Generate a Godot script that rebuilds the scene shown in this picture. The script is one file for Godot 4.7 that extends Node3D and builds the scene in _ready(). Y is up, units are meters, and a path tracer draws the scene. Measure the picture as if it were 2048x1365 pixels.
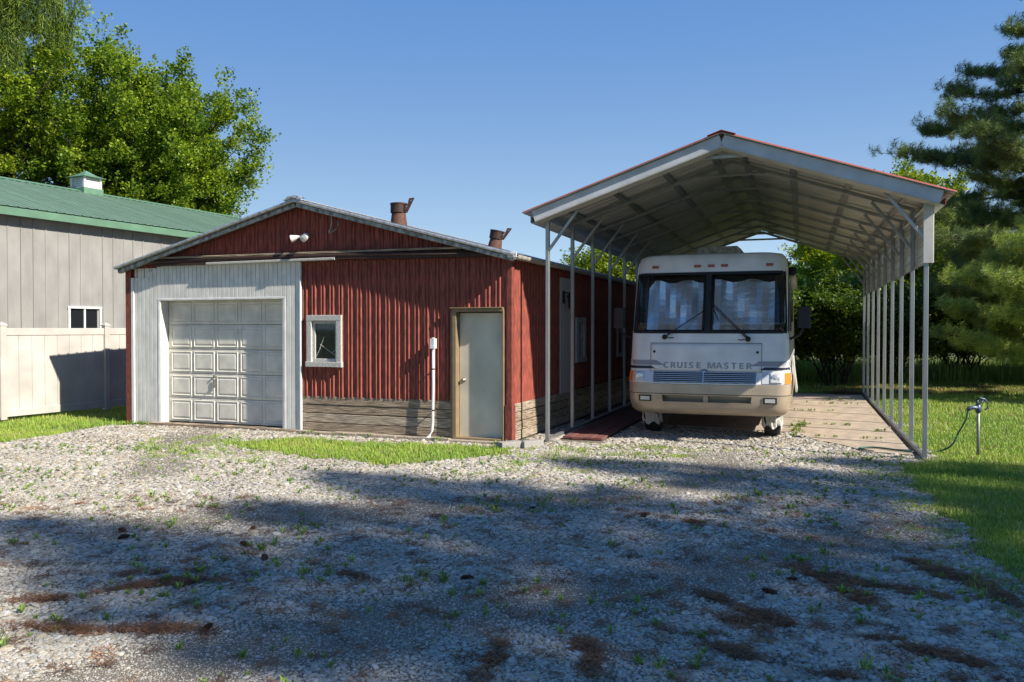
extends Node3D
# ---------- mesh builder ----------
class S:
	var st := SurfaceTool.new()
	var col := false
	func _init(flat := true):
		st.begin(Mesh.PRIMITIVE_TRIANGLES)
		st.set_smooth_group(-1 if flat else 0)
	func smooth(on := true): st.set_smooth_group(0 if on else -1)
	func tint(c: Color):
		st.set_color(c)
	func tri(a: Vector3, b: Vector3, c: Vector3):
		st.add_vertex(a); st.add_vertex(c); st.add_vertex(b)
	# corners counter-clockwise seen from outside
	func quad(a: Vector3, b: Vector3, c: Vector3, d: Vector3):
		tri(a, b, c); tri(a, c, d)
	func box(c: Vector3, s: Vector3, bs := Basis.IDENTITY):
		var h := s * 0.5
		var p := []
		for k in 8: p.append(c + bs * Vector3(h.x * (1 if k & 1 else -1), h.y * (1 if k & 2 else -1), h.z * (1 if k & 4 else -1)))
		quad(p[4], p[5], p[7], p[6]); quad(p[1], p[0], p[2], p[3]); quad(p[5], p[1], p[3], p[7])
		quad(p[0], p[4], p[6], p[2]); quad(p[6], p[7], p[3], p[2]); quad(p[0], p[1], p[5], p[4])
	func bb(a: Vector3, b: Vector3): box((a + b) * 0.5, (b - a).abs())
	# box whose four long edges are chamfered
	func bar(c: Vector3, s: Vector3, ch := 0.006, bs := Basis.IDENTITY):
		var ax := s.max_axis_index()
		var u := (ax + 1) % 3
		var v := (ax + 2) % 3
		var hu := s[u] * 0.5
		var hv := s[v] * 0.5
		var o := [[-hu + ch, -hv], [hu - ch, -hv], [hu, -hv + ch], [hu, hv - ch], [hu - ch, hv], [-hu + ch, hv], [-hu, hv - ch], [-hu, -hv + ch]]
		var e := [[], []]
		for k in 8:
			for q in 2:
				var p := Vector3.ZERO
				p[ax] = s[ax] * (q - 0.5); p[u] = o[k][0]; p[v] = o[k][1]
				e[q].append(c + bs * p)
		for k in 8:
			var n := (k + 1) % 8
			quad(e[0][k], e[0][n], e[1][n], e[1][k])
		for k in range(1, 7):
			tri(e[1][0], e[1][k], e[1][k + 1]); tri(e[0][0], e[0][k + 1], e[0][k])
	func ring(c: Vector3, d: Vector3, r: float, n: int) -> Array:
		d = d.normalized()
		var u := d.cross(Vector3.UP if absf(d.y) < 0.95 else Vector3.RIGHT).normalized()
		var v := u.cross(d)
		var a := []
		for k in n:
			var t := TAU * k / n
			a.append(c + (u * cos(t) - v * sin(t)) * r)
		return a
	func cyl(a: Vector3, b: Vector3, r0: float, r1 := -1.0, n := 8, caps := true):
		tube([a, b], [r0, r1 if r1 >= 0 else r0], n, caps)
	func tube(p: Array, r: Array, n := 8, caps := true):
		var last := []
		for k in p.size():
			var d: Vector3 = (p[mini(k + 1, p.size() - 1)] - p[maxi(k - 1, 0)])
			var rr: float = r[mini(k, r.size() - 1)]
			var g := ring(p[k], d, rr, n)
			if k > 0:
				for j in n:
					var m := (j + 1) % n
					quad(last[j], last[m], g[m], g[j])
			if caps and (k == 0 or k == p.size() - 1) and rr > 0.0005:
				for j in range(1, n - 1):
					if k == 0: tri(g[0], g[j + 1], g[j])
					else: tri(g[0], g[j], g[j + 1])
			last = g
	# polygon in local xy, extruded from z0 to z1
	func prism(poly: PackedVector2Array, z0: float, z1: float, t := Transform3D.IDENTITY):
		if Geometry2D.is_polygon_clockwise(poly): poly.reverse()
		var ix := Geometry2D.triangulate_polygon(poly)
		for k in range(0, ix.size(), 3):
			var q := [poly[ix[k]], poly[ix[k + 1]], poly[ix[k + 2]]]
			if (q[1] - q[0]).cross(q[2] - q[0]) < 0: q = [q[0], q[2], q[1]]
			tri(t * Vector3(q[0].x, q[0].y, z1), t * Vector3(q[1].x, q[1].y, z1), t * Vector3(q[2].x, q[2].y, z1))
			tri(t * Vector3(q[0].x, q[0].y, z0), t * Vector3(q[2].x, q[2].y, z0), t * Vector3(q[1].x, q[1].y, z0))
		for k in poly.size():
			var a := poly[k]
			var b := poly[(k + 1) % poly.size()]
			quad(t * Vector3(a.x, a.y, z0), t * Vector3(b.x, b.y, z0), t * Vector3(b.x, b.y, z1), t * Vector3(a.x, a.y, z1))
	# radius profile [[r, y], ...] round the y axis at c
	func lathe(c: Vector3, prof: Array, n := 16, bs := Basis.IDENTITY):
		for k in prof.size() - 1:
			for j in n:
				var a := TAU * j / n
				var b := TAU * (j + 1) / n
				var p0 = c + bs * Vector3(cos(a) * prof[k][0], prof[k][1], sin(a) * prof[k][0])
				var p1 = c + bs * Vector3(cos(b) * prof[k][0], prof[k][1], sin(b) * prof[k][0])
				var p2 = c + bs * Vector3(cos(b) * prof[k + 1][0], prof[k + 1][1], sin(b) * prof[k + 1][0])
				var p3 = c + bs * Vector3(cos(a) * prof[k + 1][0], prof[k + 1][1], sin(a) * prof[k + 1][0])
				quad(p1, p0, p3, p2)
	func done() -> ArrayMesh:
		st.generate_normals()
		return st.commit()

# ---------- naming ----------
var used := {}
func numbered(parent: Node, called: String) -> String:
	var key := str(parent.get_instance_id()) + called
	var n: int = used.get(key, 0)
	used[key] = n + 1
	return called if n == 0 else "%s_%03d" % [called, n]
func thing(called: String, label: String, category: String, at := Vector3.ZERO, turn := 0.0, group := "") -> Node3D:
	var o := Node3D.new()
	o.name = numbered(self, called)
	add_child(o, true)
	o.position = at
	o.rotation.y = turn
	tag(o, label, category, group)
	return o
func tag(o: Node, label: String, category: String, group := ""):
	if label: o.set_meta("label", label)
	if category: o.set_meta("category", category)
	if group: o.set_meta("group", group)
func part(parent: Node, called: String, mesh, m: Material) -> MeshInstance3D:
	var o := MeshInstance3D.new()
	o.name = numbered(parent, called)
	o.mesh = mesh.done() if mesh is S else mesh
	o.material_override = m
	parent.add_child(o, true)
	return o
func structure(called: String, mesh, m: Material) -> MeshInstance3D:
	var o := part(self, called, mesh, m)
	o.set_meta("kind", "structure")
	return o
func holder(parent: Node, called: String) -> Node3D:
	var o := Node3D.new()
	o.name = numbered(parent, called)
	parent.add_child(o, true)
	return o
func copies(parent: Node, called: String, mesh: Mesh, m: Material, ts: Array, cs: Array) -> MultiMeshInstance3D:
	var mm := MultiMesh.new()
	mm.transform_format = MultiMesh.TRANSFORM_3D
	mm.use_colors = cs.size() > 0
	mm.mesh = mesh
	mm.instance_count = ts.size()
	for k in ts.size():
		mm.set_instance_transform(k, ts[k])
		if cs.size(): mm.set_instance_color(k, cs[k])
	var o := MultiMeshInstance3D.new()
	o.name = numbered(parent, called)
	o.multimesh = mm
	o.material_override = m
	parent.add_child(o, true)
	return o

# ---------- materials ----------
var M := {}
var T := {}
func noise_tex(key: String, sd: int, freq: float, oct: int, lo: float, hi: float, kind := 0, size := 512, power := 1.0) -> ImageTexture:
	var n := FastNoiseLite.new()
	n.seed = sd
	n.frequency = freq
	n.fractal_octaves = oct
	if kind == 1:
		n.noise_type = FastNoiseLite.TYPE_CELLULAR
		n.cellular_return_type = FastNoiseLite.RETURN_DISTANCE2_SUB
		n.fractal_type = FastNoiseLite.FRACTAL_NONE
	else:
		n.noise_type = FastNoiseLite.TYPE_SIMPLEX_SMOOTH
	var im := n.get_seamless_image(size, size)
	im.convert(Image.FORMAT_L8)
	var d := im.get_data()
	var lut := PackedByteArray()
	lut.resize(256)
	for k in 256: lut[k] = int(clampf(lerpf(lo, hi, pow(k / 255.0, power)), 0, 1) * 255)
	for k in d.size(): d[k] = lut[d[k]]
	var t := ImageTexture.create_from_image(Image.create_from_data(size, size, false, Image.FORMAT_L8, d))
	T[key] = t
	return t
func lin(r: float, g: float, b: float) -> Color: return Color(r, g, b).linear_to_srgb()
func mat(key: String, c: Color, rough := 0.7, metal := 0.0, tex := "", sc := Vector3.ONE, bump := "", depth := 0.0) -> StandardMaterial3D:
	var m := StandardMaterial3D.new()
	m.albedo_color = c
	m.roughness = rough
	m.metallic = metal
	if tex:
		m.albedo_texture = T[tex]
		m.uv1_triplanar = true
		m.uv1_scale = sc
	if bump:
		m.heightmap_enabled = true
		m.heightmap_texture = T[bump]
		m.heightmap_scale = depth
		m.uv1_triplanar = true
		m.uv1_scale = sc
	M[key] = m
	return m
func vcol(m: StandardMaterial3D) -> StandardMaterial3D:
	m.vertex_color_use_as_albedo = true
	return m
func glass(key: String, c: Color, alpha: float) -> StandardMaterial3D:
	var m := StandardMaterial3D.new()
	m.albedo_color = Color(c, alpha)
	m.transparency = BaseMaterial3D.TRANSPARENCY_ALPHA
	m.roughness = 0.03
	M[key] = m
	return m

func P(x: float, y: float, d: float) -> Vector3: return Vector3(x, y, -d)
var rng := RandomNumberGenerator.new()
func rnd(a: float, b: float) -> float: return rng.randf_range(a, b)

func materials():
	noise_tex("mottle", 1, 0.012, 5, 0.80, 1.0)
	noise_tex("soft", 2, 0.008, 5, 0.86, 1.0)
	noise_tex("speck", 3, 0.06, 3, 0.72, 1.0)
	noise_tex("wear", 4, 0.018, 6, 0.45, 1.05, 0, 512, 0.55)
	noise_tex("streaks", 14, 0.02, 6, 0.36, 1.08, 0, 512, 0.6)
	noise_tex("peel", 15, 0.03, 5, 0.60, 1.03)
	noise_tex("rust", 5, 0.015, 5, 0.35, 1.0, 0, 512, 0.7)
	noise_tex("grain", 6, 0.03, 5, 0.30, 1.05)
	noise_tex("bumps", 7, 0.03, 5, 0.0, 1.0)
	noise_tex("cells", 8, 0.075, 1, 0.42, 1.0, 1, 1024, 0.6)
	mat("red", lin(0.36, 0.080, 0.053), 0.7, 0.0, "streaks", Vector3(2.2, 0.35, 2.2))
	mat("red_trim", lin(0.27, 0.058, 0.04), 0.65, 0.0, "wear", Vector3(2.0, 0.6, 2.0))
	mat("white_board", lin(0.77, 0.755, 0.71), 0.45, 0.0, "soft", Vector3(0.9, 0.5, 0.9))
	mat("garage", lin(0.76, 0.72, 0.63), 0.45, 0.0, "soft", Vector3(0.6, 0.6, 0.6))
	mat("old_wood", lin(0.62, 0.48, 0.345), 0.9, 0.0, "grain", Vector3(0.16, 4.2, 0.16), "grain", 1.2)
	mat("pale_wood", lin(0.76, 0.63, 0.48), 0.9, 0.0, "grain", Vector3(0.18, 4.6, 0.18), "grain", 1.2)
	mat("concrete", lin(0.46, 0.37, 0.285), 0.92, 0.0, "mottle", Vector3(0.5, 0.5, 0.5), "bumps", 0.3)
	mat("footing", lin(0.42, 0.345, 0.27), 0.92, 0.0, "mottle", Vector3(1, 1, 1), "bumps", 0.6)
	mat("block", lin(0.42, 0.40, 0.37), 0.95, 0.0, "speck", Vector3(1.5, 1.5, 1.5), "bumps", 0.5)
	mat("door_brown", lin(0.27, 0.19, 0.105), 0.6, 0.0, "soft", Vector3(1, 1, 1))
	mat("door_white", lin(0.70, 0.645, 0.52), 0.5, 0.0, "soft", Vector3(0.4, 0.3, 0.4))
	mat("tin", lin(0.50, 0.51, 0.52), 0.42, 0.75, "rust", Vector3(1.0, 0.6, 1.0))
	mat("tin_trim", lin(0.62, 0.63, 0.64), 0.4, 0.6, "wear", Vector3(1.2, 1.2, 1.2))
	mat("rust", lin(0.17, 0.075, 0.05), 0.8, 0.1, "rust", Vector3(2.5, 2.5, 2.5))
	mat("rust_dark", lin(0.085, 0.042, 0.033), 0.75, 0.2, "rust", Vector3(2.5, 2.5, 2.5))
	mat("peeling", lin(0.74, 0.72, 0.68), 0.8, 0.0, "peel", Vector3(2.2, 3.0, 2.2), "bumps", 0.4)
	mat("gutter", lin(0.55, 0.52, 0.46), 0.5, 0.0, "wear", Vector3(1, 1, 1))
	mat("steel", lin(0.40, 0.41, 0.41), 0.4, 0.7, "soft", Vector3(1, 0.4, 1))
	mat("steel_trim", lin(0.62, 0.63, 0.65), 0.4, 0.0, "soft", Vector3(0.5, 0.5, 0.5))
	mat("cream_trim", lin(0.66, 0.64, 0.58), 0.45, 0.0, "soft", Vector3(0.5, 0.5, 0.5))
	mat("sheet_white", lin(0.58, 0.57, 0.53), 0.35, 0.25, "soft", Vector3(0.3, 0.3, 0.3))
	mat("sheet_red", lin(0.42, 0.10, 0.07), 0.4, 0.0, "soft", Vector3(0.5, 0.5, 0.5))
	mat("tan_wall", lin(0.30, 0.29, 0.278), 0.5, 0.0, "soft", Vector3(0.4, 0.2, 0.4))
	mat("green_roof", lin(0.135, 0.215, 0.15), 0.5, 0.0, "soft", Vector3(0.4, 0.4, 0.4))
	mat("green_trim", lin(0.12, 0.235, 0.155), 0.5, 0.0, "soft", Vector3(0.4, 0.4, 0.4))
	mat("vinyl", lin(0.56, 0.525, 0.485), 0.4, 0.0, "soft", Vector3(0.3, 0.3, 0.3))
	mat("white_paint", lin(0.78, 0.78, 0.76), 0.4, 0.0, "soft", Vector3(0.7, 0.7, 0.7))
	mat("rv_white", lin(0.87, 0.855, 0.82), 0.22, 0.0, "soft", Vector3(0.4, 0.4, 0.4))
	mat("rv_tan", lin(0.52, 0.42, 0.315), 0.3, 0.25, "soft", Vector3(0.5, 0.5, 0.5))
	mat("rv_grey", lin(0.27, 0.26, 0.29), 0.4)
	mat("rv_navy", lin(0.015, 0.017, 0.035), 0.35)
	mat("rv_letter", lin(0.30, 0.29, 0.27), 0.4)
	mat("black", lin(0.010, 0.010, 0.011), 0.6)
	mat("rubber", lin(0.02, 0.02, 0.02), 0.85, 0.0, "speck", Vector3(4, 4, 4))
	mat("chrome", lin(0.72, 0.72, 0.71), 0.25, 0.5)
	mat("nickel", lin(0.34, 0.31, 0.26), 0.4, 0.8)
	mat("amber", lin(0.75, 0.20, 0.015), 0.2)
	mat("marker", lin(0.35, 0.085, 0.02), 0.3)
	mat("lens", lin(0.62, 0.62, 0.61), 0.12, 0.2)
	mat("foil", lin(0.80, 0.88, 0.92), 0.28, 0.85, "speck", Vector3(1.5, 1.5, 1.5), "bumps", 0.5)
	mat("cover_cloth", lin(0.62, 0.60, 0.55), 0.8, 0.0, "mottle", Vector3(2, 2, 2), "bumps", 1.5)
	mat("dash", lin(0.17, 0.165, 0.16), 0.8, 0.0, "speck", Vector3(3, 3, 3))
	mat("curtain", lin(0.09, 0.085, 0.06), 0.9, 0.0, "grain", Vector3(8, 0.7, 8))
	mat("mat_red", lin(0.20, 0.075, 0.06), 0.85, 0.0, "mottle", Vector3(1, 1, 1), "bumps", 0.3)
	mat("hose", lin(0.02, 0.085, 0.06), 0.45)
	mat("hydrant_pipe", lin(0.30, 0.32, 0.27), 0.5, 0.5, "mottle", Vector3(3, 3, 3))
	mat("hydrant_head", lin(0.10, 0.13, 0.20), 0.4, 0.4, "mottle", Vector3(5, 5, 5))
	mat("bark", lin(0.13, 0.10, 0.075), 0.95, 0.0, "grain", Vector3(3, 0.8, 3), "grain", 3.0)
	mat("bark_dark", lin(0.065, 0.05, 0.04), 0.95, 0.0, "grain", Vector3(3, 0.8, 3))
	mat("cone", lin(0.11, 0.055, 0.03), 0.9, 0.0, "speck", Vector3(8, 8, 8))
	glass("pane", lin(0.02, 0.03, 0.035), 0.35)
	glass("tinted", lin(0.02, 0.05, 0.07), 0.08)
	mat("dark_pane", lin(0.012, 0.015, 0.018), 0.05)
	# living and loose matter tinted per copy
	for k in [["leaf", 0.4, 0.48], ["needle", 0.55, 0.3], ["grass", 0.6, 0.30], ["weed", 0.6, 0.25]]:
		var m := vcol(mat(k[0], Color.WHITE, k[1]))
		m.cull_mode = BaseMaterial3D.CULL_DISABLED
		m.backlight_enabled = true
		m.backlight = Color(k[2] * 2.0, k[2] * 2.0, k[2] * 2.0 * 0.6)
	vcol(mat("stone", Color.WHITE, 0.9, 0.0, "speck", Vector3(5, 5, 5)))
	vcol(mat("straw", Color.WHITE, 0.9))
	var gr := vcol(mat("gravel", Color.WHITE, 0.95, 0.0, "cells", Vector3(1.1, 1.1, 1.1), "cells", 1.5))
	gr.uv1_world_triplanar = true
	var so := vcol(mat("soil", Color.WHITE, 0.95, 0.0, "speck", Vector3(0.8, 0.8, 0.8)))
	so.uv1_world_triplanar = true

func _ready():
	var cam := Camera3D.new()
	cam.name = "camera"
	cam.fov = 44.95
	cam.far = 2000.0
	cam.position = Vector3(0, 1.85, 0)
	cam.rotation_degrees.x = -0.885
	add_child(cam)
	cam.current = true
	var env := Environment.new()
	env.background_mode = Environment.BG_SKY
	var sky := Sky.new()
	var sm := ProceduralSkyMaterial.new()
	sm.sky_top_color = Color(0.205, 0.362, 0.56)
	sm.sky_horizon_color = Color(0.59, 0.675, 0.71)
	sm.sky_curve = 0.115
	sm.ground_bottom_color = Color(0.30, 0.32, 0.25)
	sm.ground_horizon_color = Color(0.59, 0.675, 0.71)
	sm.sun_angle_max = 8.0
	sky.sky_material = sm
	env.sky = sky
	env.tonemap_mode = Environment.TONE_MAPPER_LINEAR
	env.tonemap_exposure = 2.3
	env.sdfgi_enabled = true
	env.ssao_enabled = true
	env.ssil_enabled = true
	var we := WorldEnvironment.new()
	we.name = "world"
	we.environment = env
	add_child(we)
	var sun := DirectionalLight3D.new()
	sun.name = "sun"
	sun.light_energy = 1.24
	sun.light_color = Color(1.0, 0.97, 0.91)
	sun.light_angular_distance = 0.7
	sun.shadow_enabled = true
	add_child(sun)
	# the sun stands to the right and a little behind the camera
	var el := deg_to_rad(36.8)
	var az := deg_to_rad(33.0)
	var to := Vector3(cos(az) * cos(el), sin(el), sin(az) * cos(el))
	sun.look_at_from_position(to * 50.0, Vector3.ZERO, Vector3.UP)
	rng.seed = 77
	materials()
	mat("weed_green", lin(0.11, 0.20, 0.03), 0.6).cull_mode = BaseMaterial3D.CULL_DISABLED
	mat("weed_light", lin(0.20, 0.30, 0.05), 0.6).cull_mode = BaseMaterial3D.CULL_DISABLED
	ground()
	barn()
	green_building()
	fence()
	carport()
	motorhome()
	barn_fittings()
	yard()
	trees()
	loose()
# ---------- red barn ----------
const BARN_AT := Vector2(-0.032, 13.189)
const BARN_TURN := 21.0
func rake(x: float) -> float: return 4.0 - absf(x + 3.94) * 0.262
# a ribbed sheet in the xy plane; prof gives the depth of the metal at x; holes are rects to leave open
func ribbed(xs: Array, zs: Array, lo: Callable, hi: Callable, hole: Rect2 = Rect2()) -> S:
	var s := S.new()
	for k in xs.size() - 1:
		var a: float = xs[k]
		var b: float = xs[k + 1]
		var spans := [[lo.call(a), lo.call(b), hi.call(a), hi.call(b)]]
		var mid := (a + b) * 0.5
		if hole.size.x > 0 and mid > hole.position.x and mid < hole.end.x:
			spans = [[lo.call(a), lo.call(b), hole.position.y, hole.position.y], [hole.end.y, hole.end.y, hi.call(a), hi.call(b)]]
		for q in spans:
			if q[2] - q[0] < 0.004 and q[3] - q[1] < 0.004: continue
			s.quad(Vector3(a, q[0], zs[k]), Vector3(b, q[1], zs[k + 1]), Vector3(b, maxf(q[3], q[1]), zs[k + 1]), Vector3(a, maxf(q[2], q[0]), zs[k]))
	return s
# rib outline over [x0, x1]: pat is a list of [offset, height] within one period
func outline(x0: float, x1: float, period: float, pat: Array, start := 0.0) -> Array:
	var xs := [x0]
	var zs := [0.0]
	var k := floori((x0 - start) / period)
	while start + k * period < x1:
		for q in pat:
			var x: float = start + k * period + q[0]
			if x > x0 + 0.003 and x < x1 - 0.003:
				var wob := 0.0025 if q[1] > 0.02 else 0.0
				xs.append(x + rnd(-wob, wob)); zs.append(q[1] + rnd(-wob, wob) * 1.6)
		k += 1
	xs.append(x1); zs.append(0.0)
	return [xs, zs]
const RIB := [[0.0, 0.0], [0.012, 0.026], [0.026, 0.028], [0.040, 0.007], [0.066, 0.007], [0.079, 0.028], [0.092, 0.026], [0.106, 0.0]]
const FINE := [[0.0, 0.0], [0.010, 0.012], [0.022, 0.012], [0.032, 0.0], [0.075, 0.0], [0.081, 0.004], [0.087, 0.0]]
func flat_line(y: float) -> Callable: return func(_x): return y

func plank_row(parent: Node, x0: float, x1: float, y: float, h: float, z: float, m: Material, t := Transform3D.IDENTITY):
	var s := S.new()
	var bend := rnd(-0.006, 0.006)
	var n := 5
	var dz := rnd(-0.008, 0.008)
	# a slightly bowed weathered board with eased edges
	var sec := [[y + 0.004, z + dz - 0.03], [y + 0.004, z + dz - 0.006], [y + 0.011, z + dz], [y + h - 0.012, z + dz], [y + h - 0.004, z + dz - 0.007], [y + h - 0.004, z + dz - 0.03]]
	for k in n:
		var a := lerpf(x0, x1, float(k) / n)
		var b := lerpf(x0, x1, float(k + 1) / n)
		var da := bend * sin(PI * k / n)
		var db := bend * sin(PI * (k + 1.0) / n)
		for q in sec.size() - 1:
			s.quad(t * Vector3(a, sec[q][0] + da, sec[q][1]), t * Vector3(b, sec[q][0] + db, sec[q][1]), t * Vector3(b, sec[q + 1][0] + db, sec[q + 1][1]), t * Vector3(a, sec[q + 1][0] + da, sec[q + 1][1]))
	for q in range(1, sec.size() - 1):
		s.tri(t * Vector3(x1, sec[0][0], sec[0][1]), t * Vector3(x1, sec[q + 1][0], sec[q + 1][1]), t * Vector3(x1, sec[q][0], sec[q][1]))
		s.tri(t * Vector3(x0, sec[0][0], sec[0][1]), t * Vector3(x0, sec[q][0], sec[q][1]), t * Vector3(x0, sec[q + 1][0], sec[q + 1][1]))
	part(parent, "plank", s, m)

func window_unit(parent: Node, x0: float, x1: float, y0: float, y1: float, t: Transform3D, muntins: bool, cracked: bool):
	var w := holder(parent, "window")
	var f := S.new()
	var b := 0.10
	for q in [[x0, y0, x0 + b, y1], [x1 - b, y0, x1, y1]]: f.bar(t * Vector3((q[0] + q[2]) / 2, (y0 + y1) / 2, 0.02), Vector3(b, y1 - y0, 0.05), 0.006, t.basis)
	f.bar(t * Vector3((x0 + x1) / 2, y1 - b / 2, 0.023), Vector3(x1 - x0 - 0.004, b, 0.05), 0.006, t.basis)
	f.bar(t * Vector3((x0 + x1) / 2, y0 + b / 2, 0.026), Vector3(x1 - x0 + 0.02, b * 0.9, 0.07), 0.006, t.basis)
	part(w, "frame", f, M.peeling)
	var sa := S.new()
	var i := 0.05
	var a0 := x0 + b
	var a1 := x1 - b
	var c0 := y0 + b
	var c1 := y1 - b
	sa.bar(t * Vector3(a0 + i / 2, (c0 + c1) / 2, -0.02), Vector3(i, c1 - c0, 0.035), 0.004, t.basis)
	sa.bar(t * Vector3(a1 - i / 2, (c0 + c1) / 2, -0.02), Vector3(i, c1 - c0, 0.035), 0.004, t.basis)
	sa.bar(t * Vector3((a0 + a1) / 2, c1 - i / 2, -0.018), Vector3(a1 - a0, i, 0.035), 0.004, t.basis)
	sa.bar(t * Vector3((a0 + a1) / 2, c0 + i / 2, -0.018), Vector3(a1 - a0, i, 0.035), 0.004, t.basis)
	if muntins:
		sa.bar(t * Vector3((a0 + a1) / 2, (c0 + c1) / 2, -0.02), Vector3(0.03, c1 - c0, 0.03), 0.004, t.basis)
		sa.bar(t * Vector3((a0 + a1) / 2, (c0 + c1) / 2, -0.017), Vector3(a1 - a0, 0.045, 0.03), 0.004, t.basis)
	part(w, "sash", sa, M.peeling)
	var g := S.new()
	g.box(t * Vector3((a0 + a1) / 2, (c0 + c1) / 2, -0.028), Vector3(a1 - a0, c1 - c0, 0.004), t.basis)
	part(w, "pane", g, M.pane)
	if cracked:
		# strips of clear tape along the cracks of the pane
		var k := S.new()
		for q in [[0.28, 0.42, 0.95, 0.12], [0.25, 0.30, 0.45, 0.62], [0.75, 0.22, 0.92, 0.30], [0.1, 0.1, 0.3, 0.34]]:
			var p0 := Vector3(lerpf(a0, a1, q[0]), lerpf(c0, c1, q[1]), -0.022)
			var p1 := Vector3(lerpf(a0, a1, q[2]), lerpf(c0, c1, q[3]), -0.022)
			k.cyl(t * p0, t * p1, 0.004, 0.004, 4)
		part(w, "crack", k, M.peeling)
	return w

func roof_vent(parent: Node, at: Vector3, sc: float, lean: float):
	var v := holder(parent, "roof_vent")
	v.position = at
	v.rotation = Vector3(0, 0.3, lean)
	v.scale = Vector3.ONE * sc
	var s := S.new(false)
	s.lathe(Vector3.ZERO, [[0.23, -0.15], [0.19, 0.02], [0.165, 0.22], [0.15, 0.25]], 18)
	part(v, "pipe", s, M.rust)
	s = S.new(false)
	# drum with one open louvred quarter
	for j in 15:
		var a := -0.1 + TAU * j / 20.0
		var b := -0.1 + TAU * (j + 1) / 20.0
		var r := 0.19
		a += 0.9; b += 0.9
		s.quad(Vector3(cos(b) * r, 0.25, sin(b) * r), Vector3(cos(a) * r, 0.25, sin(a) * r), Vector3(cos(a) * r, 0.46, sin(a) * r), Vector3(cos(b) * r, 0.46, sin(b) * r))
	part(v, "drum", s, M.rust_dark)
	s = S.new()
	s.lathe(Vector3.ZERO, [[0.0, 0.478], [0.196, 0.472], [0.2, 0.46], [0.2, 0.44]], 20)
	part(v, "cap", s, M.rust_dark)
	for q in 5:
		s = S.new()
		var pts := []
		for j in 7:
			var a := 0.82 - TAU * j / 24.0
			pts.append(Vector3(cos(a) * 0.18, 0.27 + q * 0.038, sin(a) * 0.18))
		s.tube(pts, [0.008], 4)
		part(v, "louvre", s, M.rust)
	# wind tail with a star cut out
	var tail := PackedVector2Array([Vector2(0.15, 0.27), Vector2(0.20, 0.25), Vector2(0.37, 0.60), Vector2(0.24, 0.59), Vector2(0.20, 0.43)])
	s = S.new()
	s.prism(tail, -0.006, 0.006)
	part(v, "tail", s, M.rust_dark)
	var star := PackedVector2Array()
	for k in 10:
		var rr := 0.032 if k % 2 == 0 else 0.013
		star.append(Vector2(0.288, 0.53) + Vector2(sin(k * PI / 5), cos(k * PI / 5)) * rr)
	s = S.new()
	s.prism(star, 0.005, 0.009)
	part(v, "star", s, M.tin)

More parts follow.
